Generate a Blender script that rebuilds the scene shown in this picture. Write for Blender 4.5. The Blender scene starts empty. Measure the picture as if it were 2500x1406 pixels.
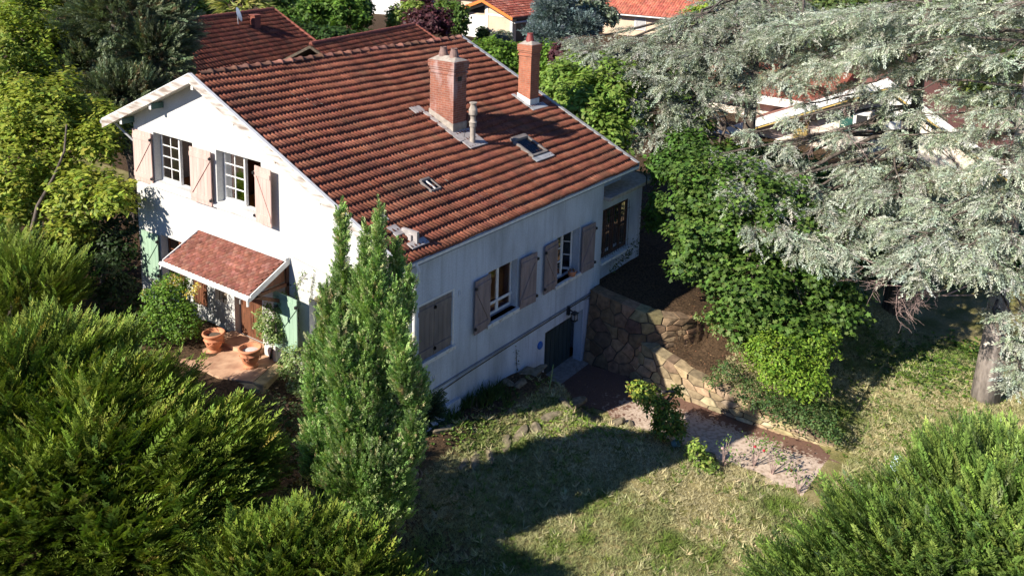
import bpy, bmesh, math, random
import numpy as np
from mathutils import Vector, Matrix, geometry
random.seed(7)
RNG = np.random.default_rng(7)
scene = bpy.context.scene
COL = scene.collection

# ------------------------------------------------------------------ camera
CAM = np.array([-14.99857, -14.10265, 14.38922])
YAW, PITCH, ROLL = 0.576527836, 0.189698048, -0.0404404409
FPX, PPX, PPY = 2178.0658, 1386.6907, 209.6220      # focal length, optical centre (2500 px wide picture)
def _axes():
    cy, sy, cp, sp = math.cos(YAW), math.sin(YAW), math.cos(PITCH), math.sin(PITCH)
    f = np.array([cy*cp, sy*cp, -sp]); r = np.array([sy, -cy, 0.]); d = np.cross(f, r)
    cr, sr = math.cos(ROLL), math.sin(ROLL)
    return cr*r + sr*d, -sr*r + cr*d, f
AX_R, AX_D, AX_F = _axes()
cam_data = bpy.data.cameras.new("camera"); cam = bpy.data.objects.new("camera", cam_data); COL.objects.link(cam)
cam_data.sensor_fit = 'HORIZONTAL'; cam_data.sensor_width = 36.0; cam_data.lens = 36.0*FPX/2500
cam_data.shift_x = (1250-PPX)/2500; cam_data.shift_y = (PPY-703)/2500
cam_data.clip_start = 0.1; cam_data.clip_end = 3000
m = Matrix.Identity(4)
for i in range(3):
    m[i][0] = AX_R[i]; m[i][1] = -AX_D[i]; m[i][2] = -AX_F[i]; m[i][3] = CAM[i]
cam.matrix_world = m
scene.camera = cam
# ------------------------------------------------------------------ world and sun
SUN_TRAVEL = np.array([0.783, -0.284, -0.553]); SUN_TRAVEL /= np.linalg.norm(SUN_TRAVEL)
SUN_EL = math.asin(-SUN_TRAVEL[2]); SUN_AZ = math.atan2(-SUN_TRAVEL[0], -SUN_TRAVEL[1])
world = bpy.data.worlds.new("World"); scene.world = world; world.use_nodes = True
wn = world.node_tree.nodes; wl = world.node_tree.links
sky = wn.new("ShaderNodeTexSky"); sky.sky_type = 'NISHITA'; sky.sun_disc = False
sky.sun_elevation = SUN_EL; sky.sun_rotation = SUN_AZ; sky.air_density = 1.0; sky.dust_density = 0.0; sky.ozone_density = 3.0
tint = wn.new("ShaderNodeMix"); tint.data_type = 'RGBA'; tint.blend_type = 'MULTIPLY'; tint.inputs[0].default_value = 1; tint.inputs[7].default_value = (.74, .95, 1.42, 1)
wl.new(sky.outputs[0], tint.inputs[6]); wl.new(tint.outputs[2], wn["Background"].inputs[0]); wn["Background"].inputs[1].default_value = 0.05
sun_data = bpy.data.lights.new("sun", 'SUN'); sun_data.energy = 5.0; sun_data.angle = math.radians(0.5)
sun_data.color = (1.0, 0.93, 0.82)
sun = bpy.data.objects.new("sun", sun_data); COL.objects.link(sun)
sun.rotation_euler = Vector(SUN_TRAVEL).to_track_quat('-Z', 'Y').to_euler(); sun.location = (-30, 10, 40)
scene.view_settings.view_transform = 'Standard'; scene.view_settings.look = 'None'
scene.view_settings.exposure = 0.82; scene.view_settings.gamma = 1.0
scene.cycles.max_bounces = 6; scene.cycles.transparent_max_bounces = 12

# ------------------------------------------------------------------ picture to place (used to set things where they stand)
def ray(px, py): return AX_R*(px-PPX)/FPX + AX_D*(py-PPY)/FPX + AX_F
def atz(px, py, z): t = ray(px, py); return CAM + (z-CAM[2])/t[2]*t
def atd(px, py, depth): return CAM + ray(px, py)*depth
def atax(px, py, ax, val): t = ray(px, py); return CAM + (val-CAM[ax])/t[ax]*t

# ------------------------------------------------------------------ mesh and object helpers
def tag(o, label=None, cat=None, group=None, kind=None):
    if label: o["label"] = label
    if cat: o["category"] = cat
    if group: o["group"] = group
    if kind: o["kind"] = kind
    return o
def thing(name, label, cat, loc=(0, 0, 0), group=None):
    o = bpy.data.objects.new(name, None); COL.objects.link(o); o.location = loc; o.empty_display_size = .2
    return tag(o, label, cat, group)
def link(name, me, mat, parent=None):
    o = bpy.data.objects.new(name, me); COL.objects.link(o)
    if mat: me.materials.append(mat)
    if parent:
        o.parent = parent
        pos = Vector((0, 0, 0)); p = parent
        while p: pos += p.location; p = p.parent
        o.location = -pos                      # geometry is written in world coordinates
    return o
class MB:
    def __init__(s): s.v = []; s.f = []
    def poly(s, pts):
        n = len(s.v); s.v += [tuple(map(float, p)) for p in pts]; s.f.append(tuple(range(n, n+len(pts))))
    def box(s, a, b):
        (x0, y0, z0), (x1, y1, z1) = a, b
        s.hexa([(x0,y0,z0),(x1,y0,z0),(x1,y1,z0),(x0,y1,z0),(x0,y0,z1),(x1,y0,z1),(x1,y1,z1),(x0,y1,z1)])
    def hexa(s, p):
        n = len(s.v); s.v += [tuple(map(float, q)) for q in p]
        for f in ((0,3,2,1),(4,5,6,7),(0,1,5,4),(1,2,6,5),(2,3,7,6),(3,0,4,7)): s.f.append(tuple(n+i for i in f))
    def obox(s, c, ax, ay, az, hx, hy, hz):
        c, ax, ay, az = map(np.asarray, (c, ax, ay, az)); P = []
        for k in (-1, 1):
            for i, j in ((-1,-1),(1,-1),(1,1),(-1,1)): P.append(c + ax*hx*i + ay*hy*j + az*hz*k)
        s.hexa(P)
    def beam(s, a, b, w, h, up=(0, 0, 1)):
        a, b = np.asarray(a, float), np.asarray(b, float); d = b-a; L = np.linalg.norm(d); d /= L
        sd = np.cross(d, up); n = np.linalg.norm(sd); sd = sd/n if n > 1e-6 else np.array([1., 0, 0]); u2 = np.cross(sd, d)
        s.obox((a+b)/2, d, sd, u2, L/2, w/2, h/2)
    def tube(s, pts, rad, n=8, cap=True):
        pts = [np.asarray(p, float) for p in pts]
        if not hasattr(rad, '__len__'): rad = [rad]*len(pts)
        base = len(s.v); ref = np.array([0.31, 0.87, 0.38])
        for i, p in enumerate(pts):
            t = pts[min(i+1, len(pts)-1)] - pts[max(i-1, 0)]; t /= (np.linalg.norm(t)+1e-9)
            a = np.cross(t, ref); a /= (np.linalg.norm(a)+1e-9); b = np.cross(t, a)
            for k in range(n):
                an = 2*math.pi*k/n; s.v.append(tuple(p + rad[i]*(math.cos(an)*a + math.sin(an)*b)))
        for i in range(len(pts)-1):
            for k in range(n):
                q = base+i*n; s.f.append((q+k, q+(k+1) % n, q+n+(k+1) % n, q+n+k))
        if cap:
            s.f.append(tuple(base+k for k in reversed(range(n)))); s.f.append(tuple(base+(len(pts)-1)*n+k for k in range(n)))
    def lathe(s, c, prof, n=20):
        base = len(s.v)
        for r, z in prof:
            for k in range(n):
                a = 2*math.pi*k/n; s.v.append((c[0]+r*math.cos(a), c[1]+r*math.sin(a), c[2]+z))
        for i in range(len(prof)-1):
            for k in range(n):
                q = base+i*n; s.f.append((q+k, q+(k+1) % n, q+n+(k+1) % n, q+n+k))
    def prism(s, outer, holes, M, t):
        """flat polygon with holes, given in 2D, thickened by t along local +z, placed with matrix M"""
        loops = [outer]+list(holes); P = [p for L in loops for p in L]
        tri = geometry.tessellate_polygon([[Vector((x, y, 0)) for x, y in L] for L in loops])
        n = len(s.v); N = len(P)
        for z in (0, t):
            for x, y in P: s.v.append(tuple(M @ Vector((x, y, z))))
        for a, b, c in tri: s.f.append((n+a, n+b, n+c)); s.f.append((n+N+c, n+N+b, n+N+a))
        k = 0
        for L in loops:
            for i in range(len(L)):
                a, b = k+i, k+(i+1) % len(L); s.f.append((n+a, n+b, n+N+b, n+N+a))
            k += len(L)
    def mesh(s, name, smooth=False):
        me = bpy.data.meshes.new(name); me.from_pydata(s.v, [], s.f); me.update()
        bm = bmesh.new(); bm.from_mesh(me); bmesh.ops.recalc_face_normals(bm, faces=bm.faces); bm.to_mesh(me); bm.free()
        if smooth:
            for p in me.polygons: p.use_smooth = True
        return me
    def build(s, name, mat, parent=None, smooth=False, bevel=0):
        o = link(name, s.mesh(name, smooth), mat, parent)
        if bevel:
            b = o.modifiers.new("bevel", 'BEVEL'); b.width = bevel; b.segments = 2; b.limit_method = 'ANGLE'
        return o
FAC = {}     # per-vertex tone of a template: paler young tips, browner stems
def inst(name, groups, mat, parent=None):
    """many small pieces as one mesh. groups: list of (template verts (k,3), template faces, origins (n,3), frames (n,3,3) columns, colours (n,3))"""
    VV, LL, CC, KK = [], [], [], []; off = 0
    for T, F, O, M, C in groups:
        T = np.asarray(T, float); n = len(O)
        if n == 0: continue
        V = O[:, None, :] + np.einsum('nij,kj->nki', M, T); VV.append(V.reshape(-1, 3))
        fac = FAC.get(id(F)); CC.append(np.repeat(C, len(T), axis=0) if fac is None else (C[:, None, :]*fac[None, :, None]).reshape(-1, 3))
        sizes = np.array([len(f) for f in F]); flat = np.concatenate([np.array(f) for f in F])
        LL.append((flat[None, :] + (off + np.arange(n)*len(T))[:, None]).reshape(-1)); KK.append(np.tile(sizes, n)); off += n*len(T)
    V = np.concatenate(VV); L = np.concatenate(LL); C = np.concatenate(CC); K = np.concatenate(KK)
    me = bpy.data.meshes.new(name); me.vertices.add(len(V)); me.vertices.foreach_set('co', V.astype(np.float32).ravel())
    me.loops.add(len(L)); me.loops.foreach_set('vertex_index', L.astype(np.int32))
    me.polygons.add(len(K)); st = np.concatenate([[0], np.cumsum(K)[:-1]])
    me.polygons.foreach_set('loop_start', st.astype(np.int32))
    at = me.color_attributes.new('tint', 'FLOAT_COLOR', 'POINT')
    at.data.foreach_set('color', np.concatenate([np.clip(C, 0, 1), np.ones((len(C), 1))], 1).astype(np.float32).ravel())
    me.update(calc_edges=True); me.validate()
    return link(name, me, mat, parent)
def norm(a): return a/(np.linalg.norm(a, axis=-1, keepdims=True)+1e-9)
def frames(D, U, s=1.0, roll=None):
    """columns: side, along, normal"""
    D = norm(D); S = norm(np.cross(D, U)); N = np.cross(S, D)
    if roll is not None:
        c, sn = np.cos(roll)[:, None], np.sin(roll)[:, None]; S, N = c*S+sn*N, -sn*S+c*N
    M = np.stack([S, D, N], axis=2)
    return M*np.asarray(s).reshape(-1, 1, 1)
def rv(n): return norm(RNG.normal(size=(n, 3)))
def pal(n, cols, w=None, jit=.15):
    cols = np.array(cols); i = RNG.choice(len(cols), n, p=w)
    return cols[i]*(1+RNG.normal(0, jit, (n, 1)))*(1+RNG.normal(0, jit*.35, (n, 3)))

# ------------------------------------------------------------------ materials
def nodes(name):
    mt = bpy.data.materials.new(name); mt.use_nodes = True
    nt = mt.node_tree; return mt, nt, nt.nodes["Principled BSDF"]
def ramp(nt, fac, stops):
    r = nt.nodes.new("ShaderNodeValToRGB"); e = r.color_ramp.elements
    while len(e) < len(stops): e.new(.5)
    for k, (p, c) in enumerate(stops): e[k].position = p; e[k].color = (*c, 1) if len(c) == 3 else c
    nt.links.new(fac, r.inputs[0]); return r.outputs[0]
def tex(nt, kind, scale, detail=4, coord=None, **kw):
    t = nt.nodes.new(kind); t.inputs["Scale"].default_value = scale
    if "Detail" in t.inputs: t.inputs["Detail"].default_value = detail
    for k, v in kw.items(): t.inputs[k].default_value = v
    nt.links.new(coord if coord else geo(nt), t.inputs["Vector"]); return t
def geo(nt):
    for n in nt.nodes:
        if n.type == 'NEW_GEOMETRY': return n.outputs["Position"]
    return nt.nodes.new("ShaderNodeNewGeometry").outputs["Position"]
def mixc(nt, fac, a, b, mode='MIX'):
    m_ = nt.nodes.new("ShaderNodeMix"); m_.data_type = 'RGBA'; m_.blend_type = mode
    for s_, v in ((m_.inputs[0], fac), (m_.inputs[6], a), (m_.inputs[7], b)):
        if hasattr(v, 'is_linked') or hasattr(v, 'links'): nt.links.new(v, s_)
        elif isinstance(v, (int, float)): s_.default_value = v
        else: s_.default_value = (*v, 1)
    return m_.outputs[2]
def bump(nt, bs, h, strength=.3, dist=.02):
    b = nt.nodes.new("ShaderNodeBump"); b.inputs["Strength"].default_value = strength; b.inputs["Distance"].default_value = dist
    nt.links.new(h, b.inputs["Height"]); nt.links.new(b.outputs[0], bs.inputs["Normal"])
def simple(name, c1, c2=None, scale=6, rough=.8, bumps=.2, detail=6, dist=.01, stretch=None, metal=0, stops=(.35, .65)):
    mt, nt, bs = nodes(name); c2 = c2 or tuple(x*.75 for x in c1); co = None
    if stretch:
        mp = nt.nodes.new("ShaderNodeMapping"); mp.inputs["Scale"].default_value = stretch; nt.links.new(geo(nt), mp.inputs[0]); co = mp.outputs[0]
    t = tex(nt, "ShaderNodeTexNoise", scale, detail, co)
    nt.links.new(ramp(nt, t.outputs[0], [(stops[0], c2), (stops[1], c1)]), bs.inputs["Base Color"])
    bs.inputs["Roughness"].default_value = rough; bs.inputs["Metallic"].default_value = metal
    if bumps: bump(nt, bs, t.outputs[0], bumps, dist)
    return mt
def foliage(name, transl=.3, rough=.55, spec=.3):
    mt, nt, bs = nodes(name); a = nt.nodes.new("ShaderNodeAttribute"); a.attribute_name = 'tint'
    nt.links.new(a.outputs["Color"], bs.inputs["Base Color"]); bs.inputs["Roughness"].default_value = rough
    bs.inputs["Specular IOR Level"].default_value = spec
    tr = nt.nodes.new("ShaderNodeBsdfTranslucent"); nt.links.new(mixc(nt, 1.0, a.outputs["Color"], (1.0, 1.0, .45), 'MULTIPLY'), tr.inputs[0])
    mx = nt.nodes.new("ShaderNodeMixShader"); mx.inputs[0].default_value = transl
    nt.links.new(bs.outputs[0], mx.inputs[1]); nt.links.new(tr.outputs[0], mx.inputs[2])
    nt.links.new(mx.outputs[0], nt.nodes["Material Output"].inputs[0]); return mt
def tinted(name, rough=.85, lichen=None, scale=9, bumps=.25):
    """colour per piece from the 'tint' attribute, weathered by noise, lichen spots"""
    mt, nt, bs = nodes(name); a = nt.nodes.new("ShaderNodeAttribute"); a.attribute_name = 'tint'
    t = tex(nt, "ShaderNodeTexNoise", scale, 8); c = mixc(nt, 1.0, a.outputs["Color"], ramp(nt, t.outputs[0], [(.3, (.6, .6, .6)), (.65, (1.1, 1.1, 1.1))]), 'MULTIPLY')
    t2 = tex(nt, "ShaderNodeTexNoise", 1.1, 5); c = mixc(nt, 1.0, c, ramp(nt, t2.outputs[0], [(.35, (.78, .76, .76)), (.65, (1.08, 1.05, 1.02))]), 'MULTIPLY')
    if lichen:
        n4 = tex(nt, "ShaderNodeTexNoise", .9, 7); c = mixc(nt, ramp(nt, n4.outputs[0], [(.54, (0, 0, 0)), (.70, (.38, .38, .38))]), c, (.075, .06, .04))
        v = tex(nt, "ShaderNodeTexVoronoi", lichen[0]); v.inputs["Randomness"].default_value = 1
        f = ramp(nt, v.outputs["Distance"], [(lichen[1], (1, 1, 1)), (lichen[1]+.03, (0, 0, 0))])
        n3 = tex(nt, "ShaderNodeTexNoise", 2.3, 2); f2 = ramp(nt, n3.outputs[0], [(.52, (0, 0, 0)), (.6, (1, 1, 1))])
        f = mixc(nt, 1.0, f, f2, 'MULTIPLY'); c = mixc(nt, f, c, (.42, .36, .31))
    nt.links.new(c, bs.inputs["Base Color"]); bs.inputs["Roughness"].default_value = rough; bs.inputs["Specular IOR Level"].default_value = .25
    bump(nt, bs, t.outputs[0], bumps, .006); return mt
def stucco(name, c, dirt, amount=(.45, .75)):
    mt, nt, bs = nodes(name)
    mp = nt.nodes.new("ShaderNodeMapping"); mp.inputs["Scale"].default_value = (1, 1, .35); nt.links.new(geo(nt), mp.inputs[0])
    t = tex(nt, "ShaderNodeTexNoise", .9, 9, mp.outputs[0]); t.inputs["Roughness"].default_value = .62
    f = ramp(nt, t.outputs[0], [(amount[0], (0, 0, 0)), (amount[1], (1, 1, 1))])
    c1 = mixc(nt, f, c, dirt)
    mp2 = nt.nodes.new("ShaderNodeMapping"); mp2.inputs["Scale"].default_value = (5, 5, .22); nt.links.new(geo(nt), mp2.inputs[0]); t5 = tex(nt, "ShaderNodeTexNoise", 1.4, 6, mp2.outputs[0])
    c1 = mixc(nt, ramp(nt, t5.outputs[0], [(.54, (0, 0, 0)), (.72, (.55, .55, .55))]), c1, dirt)
    t2 = tex(nt, "ShaderNodeTexNoise", 24, 6); c2 = mixc(nt, 1.0, c1, ramp(nt, t2.outputs[0], [(.3, (.86, .86, .86)), (.6, (1.03, 1.03, 1.03))]), 'MULTIPLY')
    nt.links.new(c2, bs.inputs["Base Color"]); bs.inputs["Roughness"].default_value = .9; bs.inputs["Specular IOR Level"].default_value = .15
    t3 = tex(nt, "ShaderNodeTexNoise", 60, 3); bump(nt, bs, t3.outputs[0], .35, .006); return mt
def brickmat(name, a, b, mortar, scale=1.0, wash=None):
    mt, nt, bs = nodes(name); sp = nt.nodes.new("ShaderNodeSeparateXYZ"); nt.links.new(geo(nt), sp.inputs[0])
    ad = nt.nodes.new("ShaderNodeMath"); nt.links.new(sp.outputs[0], ad.inputs[0]); nt.links.new(sp.outputs[1], ad.inputs[1])
    cb = nt.nodes.new("ShaderNodeCombineXYZ"); nt.links.new(ad.outputs[0], cb.inputs[0]); nt.links.new(sp.outputs[2], cb.inputs[1])
    br = nt.nodes.new("ShaderNodeTexBrick"); nt.links.new(cb.outputs[0], br.inputs["Vector"]); br.inputs["Scale"].default_value = scale
    br.inputs["Color1"].default_value = (*a, 1); br.inputs["Color2"].default_value = (*b, 1); br.inputs["Mortar"].default_value = (*mortar, 1)
    br.inputs["Brick Width"].default_value = .23; br.inputs["Row Height"].default_value = .072; br.inputs["Mortar Size"].default_value = .009
    t = tex(nt, "ShaderNodeTexNoise", 5, 7); c = mixc(nt, 1.0, br.outputs[0], ramp(nt, t.outputs[0], [(.3, (.75, .75, .75)), (.65, (1.1, 1.1, 1.1))]), 'MULTIPLY')
    if wash:
        mp = nt.nodes.new("ShaderNodeMapping"); mp.inputs["Scale"].default_value = (1, 1, .35); nt.links.new(geo(nt), mp.inputs[0])
        t2 = tex(nt, "ShaderNodeTexNoise", 2.6, 7, mp.outputs[0]); c = mixc(nt, ramp(nt, t2.outputs[0], [(.52, (0, 0, 0)), (.70, (.55, .55, .55))]), c, wash)
    nt.links.new(c, bs.inputs["Base Color"]); bs.inputs["Roughness"].default_value = .9; bump(nt, bs, br.outputs["Fac"], -.4, .006); return mt
def glassmat():
    mt, nt, bs = nodes("window_glass"); nt.nodes.remove(bs)
    t = nt.nodes.new("ShaderNodeBsdfTransparent"); t.inputs[0].default_value = (.92, .94, .94, 1)
    g = nt.nodes.new("ShaderNodeBsdfGlossy"); g.inputs["Roughness"].default_value = .03
    fr = nt.nodes.new("ShaderNodeFresnel"); fr.inputs[0].default_value = 1.5; mx = nt.nodes.new("ShaderNodeMixShader")
    nt.links.new(fr.outputs[0], mx.inputs[0]); nt.links.new(t.outputs[0], mx.inputs[1]); nt.links.new(g.outputs[0], mx.inputs[2])
    nt.links.new(mx.outputs[0], nt.nodes["Material Output"].inputs[0]); return mt
MAT = dict(
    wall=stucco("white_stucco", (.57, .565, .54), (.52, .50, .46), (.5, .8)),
    wallb=stucco("aged_shaded_stucco", (.60, .64, .70), (.33, .35, .37), (.42, .75)),  # same white stucco, blue cast of shade put into its colour, plus dirt
    cream=stucco("cream_render", (.66, .52, .38), (.5, .4, .3)),
    creamw=stucco("pale_render", (.8, .72, .62), (.6, .5, .4)),
    white=simple("white_paint", (.82, .81, .78), (.68, .66, .62), 7, .6, .1),
    oldwhite=simple("weathered_white_paint", (.74, .72, .67), (.50, .44, .37), 9, .8, .3, 8, .01, (1, .35, 1), stops=(.3, .48)),
    verge=simple("weathered_verge_wood", (.60, .57, .52), (.26, .20, .16), 6, .85, .4, 9, .01, (1, .25, 1.5), stops=(.36, .58)),
    zinc=simple("zinc", (.50, .50, .49), (.36, .36, .36), 5, .5, .1, metal=.2),
    lead=simple("flashing", (.44, .40, .38), (.30, .27, .26), 6, .7, .2),
    pink=simple("faded_pink_paint", (.62, .43, .37), (.50, .34, .29), 5, .75, .15, 8, .01, (1, 1, .2)),
    mauve=simple("mauve_grey_paint", (.33, .25, .235), (.22, .165, .155), 6, .8, .2, 8, .01, (1, 1, .2)),
    greyb=simple("grey_brown_paint", (.25, .205, .18), (.17, .14, .125), 6, .8, .2, 8, .01, (1, 1, .2)),
    green=simple("pale_green_paint", (.33, .47, .34), (.26, .39, .28), 5, .7, .1, 8, .01, (1, 1, .2)),
    beam=simple("green_beam_paint", (.06, .13, .11), (.04, .09, .08), 8, .7, .2),
    wood=simple("brown_wood", (.20, .075, .035), (.10, .04, .02), 12, .6, .2, 8, .01, (1, 1, .15)),
    floor=simple("oak_floor", (.55, .24, .06), (.42, .16, .035), 10, .4, .1, 6, .01, (.2, 1, 1)),
    inner=simple("interior_plaster", (.45, .36, .27), (.38, .30, .22), 2, .9, 0),
    innerdark=simple("interior_dark_wood", (.09, .035, .02), (.05, .02, .012), 4, .7, 0),
    tile=tinted("clay_tiles", lichen=(4.2, .07)), canal=tinted("canal_tiles", lichen=(1.9, .16)),
    shingle=tinted("bitumen_shingles", scale=14, bumps=.4), stone=tinted("rubble_stone", scale=7, bumps=.5),
    rock=simple("garden_rock", (.26, .21, .14), (.10, .085, .05), 6, .9, .5, 9, .03),
    mortar=simple("dark_mortar", (.13, .10, .07), (.05, .04, .03), 9, .95, .4),
    brick=brickmat("chimney_brick", (.42, .145, .075), (.36, .11, .06), (.34, .19, .13)),
    brickw=brickmat("whitewashed_brick", (.30, .105, .06), (.25, .08, .05), (.30, .18, .14), wash=(.52, .42, .40)),
    inbrick=brickmat("inner_brick", (.50, .22, .08), (.42, .17, .06), (.5, .4, .3)),
    cement=simple("cement", (.42, .36, .30), (.28, .24, .20), 7, .9, .3),
    pot=simple("chimney_pot", (.27, .17, .14), (.16, .10, .09), 8, .8, .2), redpot=simple("red_pot", (.30, .06, .05), (.2, .04, .035), 8, .6, .1),
    terra=simple("terracotta", (.62, .26, .13), (.45, .17, .085), 6, .8, .2), terrafloor=simple("terrace_slab", (.60, .38, .24), (.36, .2, .12), 3, .9, .3),
    bark=simple("bark", (.16, .125, .10), (.05, .04, .032), 9, .95, .8, 9, .03, (1, 1, .3)), palebark=simple("pale_bark", (.40, .34, .30), (.18, .15, .13), 7, .95, .8, 9, .03, (1, 1, .35)),
    twig=simple("dead_twigs", (.42, .30, .27), (.22, .15, .13), 9, .9, 0), black=simple("black_iron", (.02, .02, .022), None, 5, .5, 0),
    garage=simple("dark_green_door", (.055, .075, .07), (.04, .055, .05), 5, .6, .1, 6, .01, (1, 1, .2)),
    blue=simple("blue_plastic", (.03, .16, .55), None, 4, .4, 0), teal=simple("pale_teal_plastic", (.30, .5, .5), None, 4, .5, 0),
    glass=glassmat(), grille=simple("rusty_grille", (.10, .07, .055), (.06, .04, .03), 12, .8, .1),
    leaf=foliage("leaves", .35), needle=foliage("needles", .18, .6, .2), cedar=foliage("cedar_needles", .12, .7, .15), dry=foliage("dry_litter", .1, .9, .1),
    orange=simple("orange_fascia", (.75, .22, .04), (.6, .17, .03), 5, .6, 0), ochre=simple("ochre_paint", (.50, .36, .11), (.42, .3, .09), 4, .8, 0),
    slate=simple("blue_dish", (.16, .20, .28), (.12, .15, .22), 5, .5, 0), dkgreen=simple("dark_green_shutter", (.02, .10, .08), None, 4, .5, 0),
    skyframe=simple("skylight_frame", (.24, .21, .19), (.15, .13, .12), 6, .7, .1),
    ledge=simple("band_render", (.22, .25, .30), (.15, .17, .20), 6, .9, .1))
# ================================================================== THE HOUSE
U0, U1, VE, ZE, VR, ZR, VB = -.44, 11.16, -.11, 6.1, 7.83, 9.62, 12.35
SL = (ZR-ZE)/(VR-VE); SA = math.atan(SL); ZB = ZR-SL*(VB-VR)
def roofz(v): return ZE+SL*(v-VE) if v <= VR else ZR-SL*(v-VR)
MG = Matrix(((0, 0, 1, 0), (1, 0, 0, 0), (0, 1, 0, 0), (0, 0, 0, 1)))       # 2D (v,z) -> plane u, thick +u
MS = Matrix(((1, 0, 0, 0), (0, 0, 1, 0), (0, 1, 0, 0), (0, 0, 0, 1)))       # 2D (u,z) -> plane v, thick +v
def T(x, y, z): return Matrix.Translation((x, y, z))
def rect(a, b, c, d): return [(a, c), (b, c), (b, d), (a, d)]
MAT['warmstone'] = simple('warm_stone', (.46, .34, .18), (.25, .18, .10), 5, .9, .5, 9, .03)
house = thing('villa', 'large white villa with long red tiled roof, pink upper shutters and a green garage door', 'house', (0, 0, 0))
GZ = roofz(0)-.12
g = MB()
W1, W2 = (8.5, 10.43), (5.45, 7.4)
g.prism([(0, .6), (11.45, .6), (11.45, roofz(11.45)-.1), (VR, ZR-.1), (0, GZ)],
        [rect(W1[0], W1[1], 5.95, 7.48), rect(W2[0], W2[1], 5.95, 7.48), rect(9.0, 10.3, 2.85, 4.28), rect(7.12, 7.68, 2.86, 3.75),
         rect(5.55, 6.79, 2.05, 4.15), rect(2.2, 3.6, 2.6, 4.1), rect(8.05, 8.75, 2.5, 4.1)], MG, .32)
g.build('gable_wall', MAT['wall'], house)
s = MB()
s.prism([(.323, -.2), (9.09, -.2), (9.09, GZ), (.323, GZ)],
        [rect(.26+.1, 1.6, 3.22, 4.72), rect(3.1, 4.44, 3.25, 4.74), rect(6.40, 7.72, 3.25, 4.75), rect(5.97, 8.13, -.1, 1.85)], MS, .32)
s.prism([(0.003, -.2), (.323, -.2), (.323, GZ), (0.003, GZ)], [], T(0, -.003, 0) @ MS, .002)
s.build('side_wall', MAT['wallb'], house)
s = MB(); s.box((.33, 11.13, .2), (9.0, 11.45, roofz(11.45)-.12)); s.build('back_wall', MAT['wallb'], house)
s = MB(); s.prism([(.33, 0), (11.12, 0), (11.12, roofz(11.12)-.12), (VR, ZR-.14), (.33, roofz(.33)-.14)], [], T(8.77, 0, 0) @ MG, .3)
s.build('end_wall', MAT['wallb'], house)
# plinth and the raised band along the long wall
s = MB(); s.box((.1, -.10, .2), (1.9, -.004, 1.62)); s.build('plinth', MAT['wallb'], house)
s = MB(); s.box((.9, -.035, 2.24), (9.13, -.004, 2.29)); s.build('wall_band', MAT['ledge'], house)
s = MB()
s.tube([(.6, -.03, 2.08), (2.2, -.05, 2.17), (4.0, -.05, 2.20), (6.5, -.05, 2.22), (9.1, -.05, 2.22)], .014, 5)
s.tube([(8.0, -.03, 2.2), (8.6, -.05, 2.08), (9.1, -.03, 2.12)], .008, 4)
s.build('wall_cable', MAT['black'], house)
s = MB(); s.tube([(0, -.02+.02, 5.0), (-.02, 1.2, 4.95), (-.02, 2.8, 4.95), (-.02, 4.3, 5.1)], .007, 4); s.build('wall_cable', MAT['zinc'], house)
# recessed garage door with three small panes
d = MB(); d.box((5.97, .44, -.05), (8.13, .50, 1.85))
for i in range(9): d.box((5.99+i*.238, .425, -.05), (6.19+i*.238, .44, 1.83))
gd = d.build('garage_door', MAT['garage'], house)
for k in range(3):
    u = 6.02+k*.72; p = MB(); p.box((u, .405, 1.42), (u+.26, .425, 1.80)); p.box((u+.03, .40, 1.45), (u+.23, .404, 1.77)); p.build('door_pane', MAT['black'], gd)
s = MB(); s.box((5.8, -.3, -.15), (8.3, .44, .012)); s.build('garage_threshold', MAT['cement'], house)
# rooms behind the windows
for z in (5.45, 2.25): s = MB(); s.box((.34, .34, z), (8.7, 11.1, z+.15)); s.build('room_floor', MAT['floor'], house)
for a, b, mt in (((4.6, 4.2, 5.6), (4.7, 11.1, 7.6), 'inner'), ((.34, 3.4, 5.6), (4.6, 3.5, 7.3), 'inner'), ((.34, 3.1, 2.4), (8.7, 3.2, 5.4), 'inner'), ((5.9, .33, 2.4), (6.0, 3.1, 5.4), 'inner'),
                 ((.34, 8.1, 5.6), (4.6, 8.2, 8.6), 'innerdark'), ((1.4, 3.6, 2.4), (1.5, 11.1, 5.4), 'innerdark'), ((7.2, .36, 2.4), (7.3, 3.1, 5.4), 'innerdark'), ((9.2, .8, 2.4), (12.0, .9, 5.2), 'innerdark')):
    s = MB(); s.box(a, b); s.build('inner_wall', MAT[mt], house)
s = MB(); s.box((3.3, 1.6, 2.4), (3.75, 1.7, 5.3)); s.build('inner_wall', MAT['inbrick'], house)

# ---- windows: frame with glazing bars, panes as sub-parts
def casement(M, w, h, nx, ny, name='window', mat='white', fr=.055, bar=.028, dep=.05, hung=None):
    """outer frame w x h in local x,z at matrix M, local +y is into the wall"""
    f = MB()
    def b(x0, x1, z0, z1, d0=0, d1=dep):
        P = [M @ Vector(q) for q in ((x0, d0, z0), (x1, d0, z0), (x1, d1, z0), (x0, d1, z0), (x0, d0, z1), (x1, d0, z1), (x1, d1, z1), (x0, d1, z1))]; f.hexa(P)
    b(0, fr, 0, h); b(w-fr, w, 0, h); b(fr, w-fr, 0, fr*1.3); b(fr, w-fr, h-fr, h)
    for i in range(1, nx): x = fr+(w-2*fr)*i/nx; b(x-bar/2, x+bar/2, fr*1.3, h-fr, .01, dep-.01)
    for j in range(1, ny): z = fr+(h-2*fr)*j/ny; b(fr, w-fr, z-bar/2, z+bar/2, .012, dep-.012)
    o = f.build(name, MAT[mat], house)
    p = MB(); P = [M @ Vector(q) for q in ((fr, dep*.5, fr), (w-fr, dep*.5, fr), (w-fr, dep*.5, h-fr), (fr, dep*.5, h-fr))]; p.poly(P)
    p.build('pane', MAT['glass'], o); return o
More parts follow.
